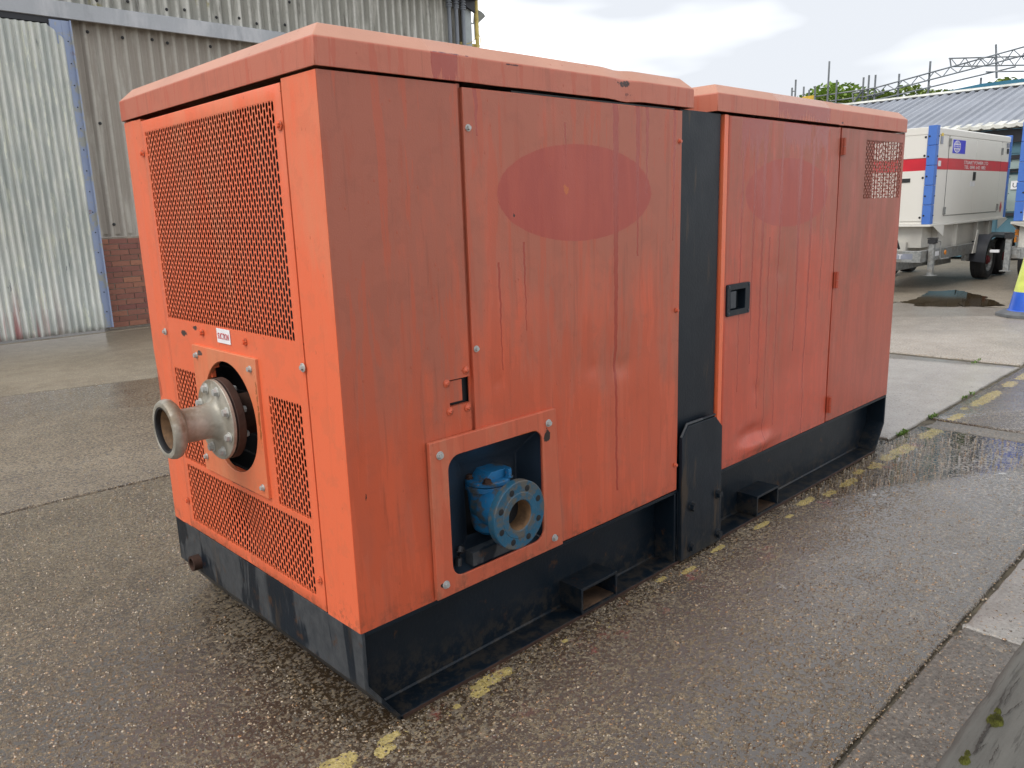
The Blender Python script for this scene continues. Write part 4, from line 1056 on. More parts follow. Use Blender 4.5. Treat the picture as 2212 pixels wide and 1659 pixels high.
# fixings
bm0 = None
def fix(x, z, y, par=wh):
    global bm0
    if bm0 is None:
        mb = MB(); mb.lathe([(0, .020), (.004, .020), (.006, .012), (.022, .010), (.024, 0)], (0, 0, 0), (0, -1, 0), 10)
        bm0 = mb.mesh('fixing'); bm0.materials.append(M['dark'])
    o = bpy.data.objects.new('fixing', bm0); COL.objects.link(o); o.parent = par; o.location = (x, y, z)
for x in (2.50, 3.26, 4.02, 4.8): fix(x, 3.60, 0.004); fix(x, 2.545, 0.004); fix(x, 1.32, 0.004)
for x in (2.9, 3.45): fix(x, 3.58, .004)
for x in (2.62, 2.98, 3.45, 3.68, 4.1, 4.42, 4.67, 5.1, 5.6, 6.2, 6.9, 7.5): fix(x, 3.97+.02*sin(x*9), -.095)
for x in (3.05, 4.0, 5.2): fix(x, 4.30, -.095)
# flashing ledge (lengths butted)
for (a, b) in ((-7, 2.95), (2.955, 6.2), (6.205, 8.64)):
    mb = MB(); mb.prism([(-.01, 3.90), (-.14, 3.875), (-.155, 3.865), (-.155, 3.69), (-.135, 3.685), (-.135, 3.84), (-.01, 3.86)], lambda u, v, d: (d, u, v), a, b); mb.build('zinc_flashing', 'flashing', wh)
mb = MB(); mb.box(2.93, 2.98, -.157, -.1555, 3.69, 3.865); mb.build('flashing_strap', 'flashing', wh)
# eaves gutter and soffit
mb = MB(); mb.box(-7, 8.66, -.34, -.02, 4.80, 5.05); mb.prism([(8.66, 4.80), (8.66, 4.62), (8.40, 4.72), (7.9, 4.80)], lambda u, v, d: (u, d, v), -.16, -.115)
mb.build('eaves_gutter', 'black_trim', wh)
for x in (8.09, 8.245, 8.395):
    mb = MB(); mb.tube([(x, -.15, 3.9), (x, -.15, 4.70)], .032, 14)
    for z in (4.63, 4.66, 4.70, 4.74): mb.tube([(x, -.15, z), (x, -.15, z+.018)], .052, 14)
    mb.tube([(x, -.15, 4.70), (x, -.15, 4.82)], .036, 12)
    mb.build('grey_downpipe', 'grey_pipe', wh)
# side return and roof mass
mb = MB(); mb.box(8.60, 8.62, -.03, 7, 0, 4.8); mb.box(-7, 8.6, .04, .08, 1.2, 5.0); mb.build('wall_core', 'clad_low', wh)
mb = MB(); mb.prism([(-.3, 5.05), (12, 5.05), (5.85, 6.8)], lambda u, v, d: (d, u, v), -7, 8.66); mb.build('roof', 'clad_up', wh)
# brick base: mortar backing + single bricks
mb = MB(); mb.box(2.28, 8.62, .012, .22, 0, 1.16); mort = mb.build('brick_base', 'mortar', wh)
mb = MB(); mb.box(0, .215, 0, .03, 0, .062); bme = mb.mesh('brick', 0); bme.materials.append(M['brick'])
mb = MB(); mb.box(0, .1025, 0, .03, 0, .062); bmh = mb.mesh('brick', 0); bmh.materials.append(M['brick'])
rb = random.Random(5); cnt = 0; rest = MB()
for c_ in range(16):
    z = .02+c_*.0705; x = 2.30 - (.1125 if c_ % 2 else 0)
    while x < 8.58:
        full = x >= 2.295
        if full or c_ % 2:
            x_ = x if full else 2.30
            if x_ < 6.2:
                o = bpy.data.objects.new('brick', bme if full else bmh); COL.objects.link(o); o.parent = mort
                o.location = (x_+rb.uniform(-.002, .002), rb.uniform(-.003, .002), z+rb.uniform(-.0015, .0015)); cnt += 1
            else: rest.box(x_, min(8.6, x_+.215), 0, .03, z, z+.062)
        x += .225
rest.build('far_bricks', 'brick', mort, smooth=0, kind='stuff')
# sliding door in front (sheets butted), blue angle frame
for (a, b) in ((-6.6, -5.7), (-5.7, -4.8), (-4.8, -3.9), (-3.9, -3.0), (-3.0, -2.1), (-2.1, -1.2), (-1.2, -.3), (-.3, .62), (.62, 1.42), (1.42, 2.19)):
    mb = MB(); V = []; F = []; n = int((b-a)/.0762*8)
    for i in range(n+1):
        x = a+(b-a)*i/n; d = .019*sin(2*pi*x/.0762)+.004*sin(x*5)
        zt = 3.60 if x < 2.02 else 3.60-(x-2.02)*.95
        zs = [.03, .35, .36, 1.2, 2.0, 2.8, zt]
        for z in zs:
            V.append((x, -.17-d-(.008 if z > .2 and z < .355 else 0)+.006*mnoise.noise(Vector((x*2, z*2, 0))), z))
    m_ = 7
    for i in range(n):
        for k in range(m_-1): F.append((i*m_+k, (i+1)*m_+k, (i+1)*m_+k+1, i*m_+k+1))
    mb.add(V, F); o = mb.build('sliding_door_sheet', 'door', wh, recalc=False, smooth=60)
mb = MB(); mb.box(-6.6, 2.17, -.14, -.10, .05, 3.58); mb.build('sliding_door_core', 'mortar', wh)
mb = MB(); mb.box(2.175, 2.265, -.155, -.10, .05, 3.66); mb.box(2.255, 2.268, -.20, -.10, .05, 3.66); fr_ = mb.build('blue_door_frame', 'blueframe', wh)
mb = MB(); mb.box(2.05, 2.265, -.150, -.10, 3.40, 3.66); mb.build('blue_corner_gusset', 'blueframe', wh)
for k in range(14):
    o = bpy.data.objects.new('rivet', bm0); COL.objects.link(o); o.parent = fr_; o.location = (2.222, -.156, .25+k*.245); o.scale = (.4, .4, .4)
mb = MB(); mb.box(-6.7, 2.29, -.13, -.05, 3.62, 3.70); mb.build('door_track', 'black_trim', wh)
# yellow gas pipe at the corner
yp = thing('gas_pipe', 'thin yellow gas pipe clipped upright beside the corner of the grey warehouse', 'pipe', (8.72, FY-.12, 0))
mb = MB(); mb.tube([(0, 0, 0), (0, 0, 5.2)], .033, 14); pp = mb.build('pipe', 'yellow_pipe', yp)
for z in (4.66, 4.40, 4.27, 4.21, 4.52):
    mb = MB(); mb.lathe([(0, .035), (.001, .037), (.014, .037), (.015, .035)], (0, 0, z), (0, 0, 1), 14); mb.build('pipe_clip', 'yellow_pipe', yp)
mb = MB(); mb.box(-.35, .09, .04, .075, 4.10, 4.14); mb.box(-.50, -.42, .02, .05, 4.0, 4.08); mb.tube([(-.3, 0, 4.09), (-.1, 0, 4.16), (-.02, 0, 4.26)], .006, 6); mb.tube([(.03, 0, 4.31), (.07, 0, 4.24), (.075, 0, 4.15)], .006, 6)
mb.build('pipe_bracket', 'yellow_pipe', yp)
cw = thing('vent_cowl', 'grey funnel shaped vent cowl behind the top of the yellow pipe', 'vent cowl', (8.86, FY+.05, 4.55))
mb = MB(); mb.lathe([(-.06, .03), (.04, .07), (.14, .11), (.15, .10)], (0, 0, 0), (.5, -.2, 1), 18); mb.build('cowl', 'vent', cw)
mb = MB(); mb.tube([(-.02, 0, -.3), (-.02, 0, -.03)], .025, 10); mb.box(-.25, 0, -.01, .01, -.06, -.04); mb.build('cowl_stem', 'vent', cw)

# ------------------------------------------------------------------ TRAILER GENERATOR
def wheel(parent, x, y0, y1, r, side=-1):
    ym = (y0+y1)/2; hw = (y1-y0)/2; c = (x, ym, r); a = (0, side, 0)
    mb = MB(); pr = [(-hw*.8, r*.58), (-hw*.97, r*.70), (-hw, r*.85), (-hw*.9, r*.96), (-hw*.7, r)]
    for g_ in (-.45, 0, .45): pr += [(hw*(g_-.08), r), (hw*(g_-.07), r*.975), (hw*(g_+.07), r*.975), (hw*(g_+.08), r)]
    pr += [(hw*.7, r), (hw*.9, r*.96), (hw, r*.85), (hw*.97, r*.70), (hw*.8, r*.58)]
    mb.lathe(pr, c, a, 36, closed=True); t = mb.build('tyre', 'tyre', parent)
    mb = MB(); mb.lathe([(hw*.80, r*.585), (hw*.86, r*.60), (hw*.82, r*.55), (hw*.45, r*.50), (hw*.35, r*.42), (hw*.45, r*.30), (hw*.5, r*.2), (-hw*.5, r*.2), (-hw*.5, r*.5), (-hw*.8, r*.585)], c, a, 28, closed=True); mb.build('rim', 'galv_trailer', parent)
    mb = MB(); mb.lathe([(hw*.3, r*.24), (hw*.75, r*.22), (hw*.8, r*.16), (hw*.95, r*.14), (hw*.95, 0)], c, a, 20); mb.build('hub', 'hub', parent)
def jack(parent, x, y, z0, z1):
    mb = MB(); mb.box(x-.035, x+.035, y-.035, y+.035, z0+.01, z1-.08); mb.box(x-.07, x+.07, y-.07, y+.07, z0, z0+.01); j = mb.build('jack_leg', 'galv_trailer', parent, .003)
    mb = MB(); mb.box(x-.05, x+.05, y-.055, y+.05, z1-.08, z1-.02); mb.box(x-.055, x+.055, y-.06, y+.055, z1-.015, z1); mb.build('jack_head', 'dark', j, .004)
    mb = MB(); mb.tube([(x+.03, y-.05, z1-.05), (x+.10, y-.07, z1-.05), (x+.12, y-.07, z1-.07), (x+.12, y-.07, z1-.28), (x+.13, y-.09, z1-.30), (x+.32, y-.12, z1-.30)], .008, 8); mb.build('crank', 'galv_trailer', j)
TX, TY, TW, TL = 11.18, 2.475, 1.15, 3.58
tr = thing('generator_trailer', 'white trailer generator with red stripe, blue corners and globe sign, beyond the puddle', 'trailer', (TX, TY, 0), 0, 'trailer generators parked side by side')
Z0, Z1 = .955, 2.285
def genbox(tr, L_, Wd, z0, z1, full=True):
    c = .055
    mb = MB(); mb.box(c*.4, L_-c*.4, .008, Wd, z0, z1-.10)
    body = mb.build('canopy', 'white', tr, .004)
    mb = MB(); mb.prism([(.0, z1-.10), (-.0, z1-.015), (.03, z1), (Wd-.03, z1), (Wd, z1-.015), (Wd, z1-.10)], lambda u, v, d: (d, u, v), .005, L_-.005); mb.build('canopy_roof', 'white', tr, .006)
    mb = MB(); zs = z0+.0; nS = 5; h = (z1+.02-z0)/nS
    for (xa, xb, ya, yb) in ((-.012, .105, -.012, .10), (L_-.04, L_+.03, -.010, .09), (-.012, .105, Wd-.10, Wd+.012)):
        mb = MB()
        for k in range(nS):
            mb.box(xa, xb, ya, yb, z0+k*h+.004, z0+(k+1)*h-.004); mb.box(xa+.006, xb-.004, ya+.006, yb, z0+k*h, z0+k*h+.004)
        cp = mb.build('corner_guard', 'bluecorner', tr, .008)
        for k in range(nS):
            for (bx, by, ax) in ((xa+.10, ya, '-y'), (xa, ya+.09, '-x')):
                bolt(cp, (bx if ax == '-y' else xa-.001, ya-.001 if ax == '-y' else by, z0+(k+.45)*h), ax, 'dark', .009, .004, 1.4)
    return body
body = genbox(tr, TL, TW, Z0, Z1)
def lc(xw): return xw-TX
# red stripe: proud sheet on side and end
mb = MB(); mb.box(.106, TL-.045, .004, .0075, 1.712, 1.868); mb.build('red_stripe', 'stripe', body)
mb = MB(); mb.box(.0185, .0215, .105, TW-.1, 1.700, 1.868); mb.build('red_stripe', 'stripe', body)
# doors (proud panels) with seams, hinges
d0x, d1x = .60, 3.10
for (a, b) in ((.58, 1.80), (1.806, 3.10)):
    mb = MB(); mb.box(a, b, .0015, .0078, 1.065, 1.709); mb.box(a, b, .0015, .0078, 1.871, 2.17); dd = mb.build('canopy_door', 'white', tr, .003)
mb = MB(); mb.box(.575, .580, .003, .0079, 1.06, 2.18); mb.box(3.10, 3.105, .003, .0079, 1.06, 2.18); mb.box(.575, 3.105, .003, .0079, 1.058, 1.063); mb.build('door_seam', 'dark', tr)
for (x, z) in ((.585, 2.09), (.565, 1.13), (3.095, 2.03), (3.10, 1.13)):
    mb = MB(); mb.box(x-.03, x+.03, -.012, .004, z-.055, z+.055); mb.tube([(x, -.016, z-.05), (x, -.016, z+.05)], .010, 8); mb.build('hinge', 'galv_trailer', tr)
mb = MB(); mb.box(1.73, 1.84, -.010, .002, 1.56, 1.69); mb.box(1.755, 1.815, -.018, -.010, 1.585, 1.67); mb.build('latch', 'dark', tr, .006)
mb = MB(); mb.box(1.62, 1.86, -.001, .001, 1.475, 1.55); q = mb.build('sticker', 'white_label', tr)
mb = MB(); mb.box(.17, .28, -.001, .003, 1.755, 1.83); mb.build('sticker', 'white_label', tr)
mb = MB(); mb.box(.215, .30, -.001, .003, 2.165, 2.205); mb.build('sticker', 'yellow_sticker', tr)
mb = MB(); mb.box(.215, .30, -.001, .003, 2.06, 2.160); mb.build('sticker', 'grey_sticker', tr)
mb = MB(); mb.box(3.36, 3.50, -.001, .003, 2.10, 2.17); mb.build('sticker', 'grey_sticker', tr)
mb = MB(); mb.box(3.39, 3.49, -.001, .003, 2.00, 2.08); mb.build('sticker', 'dark', tr)
mb = MB(); mb.prism([(3.33, 1.22), (3.38, 1.13), (3.33, 1.04), (3.28, 1.13)], lambda u, v, d: (u, d, v), -.001, .002); mb.build('diamond_sticker', 'stripe', tr)
text('lettering', 'STUART POWER LTD', .070, 'white_ink', (1.84, -.001, 1.800), (1, 0, 0), (0, 0, 1), tr, 1.22, 'CENTER', width=1.15)
text('lettering', 'TEL: 0845 642 1882', .070, 'white_ink', (1.80, -.001, 1.732), (1, 0, 0), (0, 0, 1), tr, 1.15, 'CENTER', width=1.02)
# blue sign with white globe
mb = MB(); mb.box(.72, 1.26, -.002, .002, 1.945, 2.135); sg = mb.build('blue_sign', 'blue_logo', tr); sg['label'] = 'blue sign with a white globe and small lettering'
def ell(cx, cz, a, b, y0, y1, mat, par, a2=0, b2=0):
    mb = MB(); n = 40
    if a2:
        V = [(cx+a*cos(2*pi*k/n), y0, cz+b*sin(2*pi*k/n)) for k in range(n)]+[(cx+a2*cos(2*pi*k/n), y0, cz+b2*sin(2*pi*k/n)) for k in range(n)]
        V += [(x, y1, z) for x, y, z in V]; F = []
        for k in range(n):
            j = (k+1) % n; F += [(k, j, n+j, n+k), (k, j, 2*n+j, 2*n+k)]
        mb.add(V, F)
    else: mb.prism([(cx+a*cos(2*pi*k/n), cz+b*sin(2*pi*k/n)) for k in range(n)], lambda u, v, d: (u, d, v), y0, y1)
    return mb.build('globe', mat, par)
gl = ell(.895, 2.040, .150, .085, -.0035, -.002, 'white_ink', tr)
for dx in (-.075, -.026, .026, .075):
    mb = MB(); h = .072*sqrt(max(.05, 1-(dx/.14)**2)); mb.box(.895+dx-.012, .895+dx+.012, -.0045, -.0036, 2.075, 2.040+h); mb.box(.895+dx-.012, .895+dx+.012, -.0045, -.0036, 2.040-h, 2.005); mb.build('globe_line', 'blue_logo', tr)
mb = MB(); mb.box(.765, 1.025, -.0047, -.0037, 2.018, 2.062); mb.build('globe_band', 'blue_logo', tr)
text('lettering', 'FG WILSON', .034, 'white_ink', (.895, -.0052, 2.029), (1, 0, 0), (0, 0, 1), tr, 1.35, 'CENTER', width=.24)
# end face details
mb = MB(); mb.box(.010, .021, .11, TW-.11, 1.0, 1.698); mb.box(.010, .021, .11, TW-.11, 1.871, 2.19); mb.build('end_panel', 'white', tr, .002)
mb = MB(); mb.box(.002, .013, .30, .46, 1.545, 1.60); mb.build('grab_slot', 'dark', tr)
for z in (2.15, 1.90, 1.60, 1.05): bolt(body, (.009, .135, z), '-x', 'dark', .012, .006, 1.3)
# plinth, chassis
mb = MB(); mb.box(-.03, TL+.02, -.03, TW+.03, .925, .953); mb.prism([(-.02, .925), (.42, .925), (.42, .76)], lambda u, v, d: (u+.12, d, v), -.028, -.018)
mb.prism([(TL-.42, .925), (TL+.12, .925), (TL-.40, .78)], lambda u, v, d: (u, d, v), -.028, -.018); mb.build('plinth', 'white', tr, .003)
mb = MB(); mb.box(.50, TL-.45, .05, TW-.05, .42, .925); mb.build('fuel_tank', 'white_dirty', tr)
mb = MB(); mb.box(.10, .50, .12, TW-.05, .62, .925); mb.box(.02, .5, .3, TW-.05, .50, .70); mb.build('tank_end', 'white_dirty', tr)
mb = MB()
for x in (1.18, 2.15, 2.75): mb.box(x, x+.02, -.01, .05, .47, .925)
mb.build('tank_rib', 'white_dirty', tr)
mb = MB(); mb.box(-.30, TL+.1, -.045, .02, .440, .600); mb.box(-.36, -.30, -.045, TW+.25, .440, .600); rail = mb.build('chassis_rail', 'galv_trailer', tr, .004)
mb = MB(); mb.box(-.42, 1.4, .35, .45, .30, .44); mb.box(-.42, -.30, .3, TW+.2, .27, .44); mb.box(1.0, 1.7, .2, .3, .30, .42); mb.build('axle_beam', 'galv_trailer', tr)
jack(tr, -.10, -.10, .245, .775)
mb = MB(); mb.tube([(-.25, .35, .90), (-.26, .33, .75), (-.22, .30, .62)], .018, 8); mb.build('hose', 'rubber', tr)
mb = MB(); mb.box(-.375, -.362, .42, .56, .48, .585); mb.build('junction_box', 'lime', rail)
mb = MB(); mb.box(-.3625, -.3605, .06, .28, .485, .56); mb.build('number_plate', 'grey_sticker', rail)
text('lettering', 'T', .09, 'white_ink', (-.363, .26, .490), (0, -1, 0), (0, 0, 1), rail, 1.2)
mb = MB(); mb.box(.13, .36, -.047, -.0455, .50, .565); mb.build('sticker', 'white_label', rail)
mb = MB(); mb.lathe([(0, .034), (.01, .03), (.012, 0)], (.62, -.046, .53), (0, -1, 0), 18); mb.build('side_marker', 'orange_lens', rail)
for wx in (2.40, 3.28):
    wheel(tr, wx, -.17, .05, .31)
    wheel(tr, wx, TW-.05+.2, TW+.17+.2, .31)
# mudguard over the two wheels
mb = MB(); pr = []
def guard_pts():
    r = .385; c1, c2, zc = 2.40, 3.28, .33; P_ = []
    for k in range(9): a = pi+(-pi/2)*k/8*1.0; P_.append((c1+r*cos(a-.0), zc+r*sin(a)))
    P_.append(((c1+c2)/2, zc+r-.03))
    for k in range(9): a = pi/2-(pi/2)*k/8; P_.append((c2+r*cos(a), zc+r*sin(a)))
    return P_
gp_ = guard_pts(); n_ = len(gp_); V = []
for (u, v) in gp_: V += [(u, -.20, v), (u, .08, v), (u, .08, v-.02), (u, -.20, v-.045)]
F = []
for k in range(n_-1):
    for j in range(4): F.append((4*k+j, 4*k+(j+1) % 4, 4*(k+1)+(j+1) % 4, 4*(k+1)+j))
F += [(0, 1, 2, 3), (4*(n_-1)+3, 4*(n_-1)+2, 4*(n_-1)+1, 4*(n_-1))]
mb.add(V, F); mb.build('mudguard', 'mudguard', tr, .004)
mb = MB(); mb.prism([(1.86, .44), (2.02, .80), (2.10, .80), (2.02, .44)], lambda u, v, d: (u, d, v), -.055, -.046); mb.build('guard_bracket', 'white', tr)
mb = MB(); mb.box(1.62, 1.80, -.03, .03, .34, .44); mb.box(1.67, 1.74, -.034, -.028, .37, .41); mb.build('tie_bracket', 'galv_trailer', tr, .008)

# second trailer, mostly outside the picture on the right
T2X, T2Y = 12.0, 0.50
t2 = thing('generator_trailer', 'second trailer generator at the right edge, only its blue corner, jack and galvanised chassis showing', 'trailer', (T2X, T2Y, 0), 0, 'trailer generators parked side by side')
W2 = 1.125
mb = MB(); mb.box(0, 3.5, 0, W2-.008, .965, 2.27); b2 = mb.build('canopy', 'white', t2, .01)
mb = MB(); h = 1.34/5
for k in range(5): mb.box(-.014, .09, W2-.10, W2+.012, .965+k*h+.004, .965+(k+1)*h-.004); mb.box(-.008, .09, W2-.10, W2+.006, .965+k*h, .965+k*h+.004)
cg = mb.build('corner_guard', 'bluecorner', t2, .008)
for k in range(5): bolt(cg, (-.015, W2-.075, .965+(k+.45)*h), '-x', 'dark', .009, .004, 1.4)
mb = MB(); mb.box(-.006, 0, .1, W2-.11, 1.712, 1.868); mb.build('red_stripe', 'stripe', b2)
mb = MB(); mb.box(-.05, 3.5, -.02, W2+.035, .925, .958); mb.prism([(-.04, .925), (.5, .925), (.5, .78)], lambda u, v, d: (u, d, v), W2+.0, W2+.03); mb.prism([(W2+.03, .925), (.3, .925), (.8, .84)], lambda u, v, d: (d, u, v), -.045, -.03); mb.build('plinth', 'white_dirty', t2, .003)
mb = MB(); mb.box(.05, 3.4, .05, W2-.06, .45, .925); mb.build('fuel_tank', 'white_dirty', t2)
mb = MB(); mb.box(-.02, 3.4, -.1, W2+.06, .44, .60); r2 = mb.build('chassis_rail', 'galv_trailer', t2, .004)
mb = MB(); mb.box(-.034, -.021, W2-.12, W2+.055, .45, .59); mb.build('end_bracket', 'galv_trailer', t2, .004)
for (y, z) in ((W2+.03, .57), (W2+.03, .50), (W2-.09, .57)): bolt(r2, (-.035, y, z), '-x', 'galv_trailer', .012, .006, 1.3)
jack(t2, -.09, W2+.02, .27, .81)
mb = MB(); mb.tube([(-.02, W2+.14, .55), (-.02, W2+.26, .55)], .012, 8); mb.box(-.05, -.01, W2+.14, W2+.26, .525, .565); mb.build('marker_lamp', 'white_label', t2, .008)
mb = MB(); mb.box(.2, .26, W2-.02, W2+.03, .66, .84); mb.build('side_marker', 'orange_lens', t2)
for wx in (1.55, 2.4): wheel(t2, wx, W2+.02, W2+.22, .31, 1)
mb = MB(); mb.box(1.1, 2.9, W2-.02, W2+.24, .64, .66); mb.build('mudguard', 'mudguard', t2, .01)

# ------------------------------------------------------------------ CONE
cn = thing('traffic_cone', 'blue and yellow banded traffic cone on a grey rubber base at the right edge', 'traffic cone', (9.25, .725, 0))
mb = MB(); pts = []
for k in range(8):
    a = pi/8+k*pi/4; pts.append((.285*cos(a)/cos(pi/8), .285*sin(a)/cos(pi/8)))
o1 = [(p*.985, q*.985) for p, q in pts]
V = [(u, v, 0) for u, v in pts]+[(u, v, .035) for u, v in pts]+[(u*.93, v*.93, .05) for u, v in pts]+[(u*.72, v*.72, .066) for u, v in pts]
F = [tuple(range(8)), tuple(range(24, 32))]+[(r_*8+k, r_*8+(k+1) % 8, r_*8+8+(k+1) % 8, r_*8+8+k) for r_ in range(3) for k in range(8)]
mb.add(V, F); mb.build('base', 'cone_base', cn, .004)
def conez(z): return .185-(.185-.03)*(z-.06)/.92
for (z0, z1, mt) in ((.062, .275, 'cone_b'), (.275, .66, 'cone_y'), (.66, .98, 'cone_b')):
    mb = MB(); mb.lathe([(z0, conez(z0)), (z1, conez(z1))], (0, 0, 0), (0, 0, 1), 32); mb.build('cone_band', mt, cn)
mb = MB(); mb.lathe([(.06, .20), (.07, .195), (.075, .186)], (0, 0, 0), (0, 0, 1), 32); mb.build('cone_collar', 'cone_b', cn)

# ------------------------------------------------------------------ LOW BUILDING WITH PALE ROOF
EX, EZ, RX, RZ_ = 18.0, 2.76, 22.0, 3.88
lb = thing('low_building', 'low teal building with a pale corrugated roof behind the trailers', 'building', (EX, 0, 0))
# roof as separate sheets 1 m wide
def roofsheet(y0, y1):
    mb = MB(); V = []; F = []; p = .21; n = max(8, int((y1-y0)/p*8)); ex = -.28
    for i in range(n+1):
        y = y0+(y1-y0)*i/n; t = (y/p) % 1; h = .055*(1 if t < .22 else max(0, 1-(t-.22)/.08) if t < .30 else 0 if t < .92 else (t-.92)/.08)
        for (x, z) in ((ex, EZ-.28*(-ex)*0+.0-.078), (RX-EX, RZ_)):
            V.append((x, y, z+h)); V.append((x, y, z+h-.012))
        if i: a = 4*(i-1); F += [(a, a+4, a+6, a+2), (a+1, a+3, a+7, a+5), (a, a+1, a+5, a+4)]
    mb.add(V, F); return mb
y = -4.2
while y < 13:
    roofsheet(y, y+1.05).build('roof_sheet', 'roofsheet', lb, recalc=False, smooth=40); y += 1.05
mb = MB(); mb.prism([(RX-EX-.15, RZ_+.02), (RX-EX, RZ_+.085), (RX-EX+.2, RZ_+.03), (RX-EX, RZ_-.02)], lambda u, v, d: (u, d, v), -4.2, 13.3); mb.build('ridge_capping', 'roofedge', lb)
mb = MB(); V = []; n = 330
for i in range(n+1):
    y = -4.2+17.5*i/n; t = (y/.21) % 1; h = .05*(1 if t < .35 else 0)*1.0
    V += [(-.30, y, EZ-.12+h*.6), (-.30, y, EZ-.055+h*.6), (.10, y, EZ+.045+h*.4), (.10, y, EZ-.12)]
F = [(4*i+j, 4*i+(j+1) % 4, 4*i+4+(j+1) % 4, 4*i+4+j) for i in range(n) for j in range(4)]
mb.add(V, F); mb.build('eaves_edge', 'roofedge', lb, smooth=0, recalc=False)
mb = MB(); mb.box(.0, 4, -4.0, 13, .05, 2.60); mb.build('wall_core', 'teal', lb)
mb = MB(); mb.box(-.10, 0, -4.1, 13.1, 2.36, 2.62); mb.build('dark_fascia', 'black_trim', lb)
y = -4.0
while y < 12.6:   # ribbed wall panels, one object each
    mb = MB(); w = .62
    mb.box(-.03, 0, y, y+.30, 2.15, 2.36); mb.box(-.012, 0, y+.30, y+w, 2.15, 2.36)
    mb.build('wall_panel', 'teal', lb); mb = MB()
    mb.box(-.03, 0, y, y+.30, .05, .86); mb.box(-.012, 0, y+.30, y+w, .05, .86)
    mb.build('wall_panel', 'teal', lb)
    mb = MB(); mb.box(-.02, 0, y+.01, y+.30, .99, 1.72); mb.box(-.01, 0, y+.30, y+w-.01, .99, 1.72); mb.box(-.02, 0, y+.01, y+w-.02, 1.84, 2.02); mb.build('window_shutter', 'palewin', lb)
    y += w
for (z0, z1) in ((2.03, 2.11), (1.765, 1.80), (1.815, 1.84), (.90, .965)):
    mb = MB(); mb.box(-.06, 0, -4, 13, z0, z1); mb.build('window_rail', 'black_trim', lb)
mb = MB(); mb.box(-.034, -.031, 3.02, 3.24, 1.43, 1.60); mb.build('sign', 'white_label', lb)
text('lettering', 'UNIT', .13, 'black_ink', (-.036, 3.215, 1.47), (0, -1, 0), (0, 0, 1), lb, 1.1)

# teal roofed building further back
tb = thing('far_building', 'distant shallow pitched building with a bright teal fascia behind the low roof', 'building', (27, 0, 0))
a1, a2, a3 = P(1965, 214, 0, 27), P(2121, 180.5, 0, 27), P(2216, 172.5, 0, 27)
mb = MB(); h = .38
pts = [(a1.y+3, a1.z-.45), (a1.y, a1.z), (a2.y, a2.z), (a3.y-4, a3.z+.05), (a3.y-4, a3.z+.05-h), (a2.y, a2.z-h), (a1.y, a1.z-h*.8), (a1.y+3, a1.z-.85)]
mb.prism(pts, lambda u, v, d: (d, u, v), 0, .1); mb.build('fascia', 'teal2', tb)
mb = MB(); pts2 = [(a1.y+3, 0), (a1.y+3, a1.z-.8), (a1.y, a1.z-.3), (a2.y, a2.z-h+.01), (a3.y-4, a3.z-h+.03), (a3.y-4, 0)]
mb.prism(pts2, lambda u, v, d: (d, u, v), .12, 8); mb.build('wall', 'teal', tb)
mb = MB()
for k in range(16):
    y = a3.y+k*.42-1; mb.box(.09, .125, y, y+.10, 3, a2.z-h-.02-.03*max(0, k-9))
mb.build('wall_rib', 'black_trim', tb)

# ------------------------------------------------------------------ SCAFFOLD
SX = 30
sc_ = thing('scaffold', 'open tube scaffolding with lattice beams above the pale roof', 'scaffolding', (SX, 0, 0))
def c2(u, v): return (1700.7+u*.23114, 87.8+v*.23114)
def SP(u, v, dx=0):
    q = P(*c2(u, v), 0, SX+dx); return (q.x-SX, q.y, q.z)
def down(u, v0):
    a = SP(u, v0); return [a, (a[0], a[1], .3)]
for (u, v0, v1) in ((45, 440, 0), (80, 365, 0), (155, 430, 0), (205, 460, 0), (262, 425, 0), (394, 193, 0), (464, 368, 0), (714, 343, 0), (765, 323, 0), (826, 320, 0), (1047, 310, 0), (1338, 193, 0), (1950, 35, 0), (1812, 346, 0)):
    mb = MB(); mb.tube(down(u, v0) if v0 != 35 else [SP(1950, 35), SP(1956, 352)], .036, 8); mb.build('standard', 'scaf', sc_)
def line(u0, v0, u1, v1, dx=0, r=.026, name='ledger'):
    mb = MB(); mb.tube([SP(u0, v0, dx), SP(u1, v1, dx)], r, 6); return mb.build(name, 'scaf', sc_)
line(826, 440, 2240, 50, -.08); line(700, 531, 2240, 130, -.08); line(250, 525, 700, 460, .08); line(380, 568, 830, 508, .08); line(600, 600, 905, 490, .1); line(700, 460, 826, 440, -.08); line(800, 562, 2135, 243, -.14); line(1855, 291, 2240, 285, -.2)
line(1510, 166, 2240, 145, .6); line(1520, 242, 2240, 228, .6); line(1520, 166, 1530, 242, .6); line(40, 470, 80, 475, 0)
top = lambda u: 440+(u-826)*(60-440)/(2212-826); bot = lambda u: 531+(u-700)*(140-531)/(2212-700)
u = 860; k = 0
while u < 2220:
    line(u, top(u) if k % 2 else bot(u), u+68, bot(u+68) if k % 2 else top(u+68), -.08, .016, 'brace'); u += 76 if k % 2 else 72; k += 1
u = 1530; k = 0
while u < 2220:
    tp, bt = 166-(u-1510)*.029, 242-(u-1520)*.02
    line(u, tp if k % 2 == 0 else bt, u+62, bt if k % 2 == 0 else tp, .6, .016, 'brace'); u += 66; k += 1
line(610, 495, 620, 600, -.1, .03); line(610, 492, 680, 480, -.1, .03); line(700, 470, 610, 590, -.1, .03); line(700, 480, 800, 520, 0, .02, 'brace'); line(820, 440, 900, 495, -.08, .02, 'brace')
line(1338, 420, 1295, 520, 0, .03); line(250, 568, 640, 600, .1)
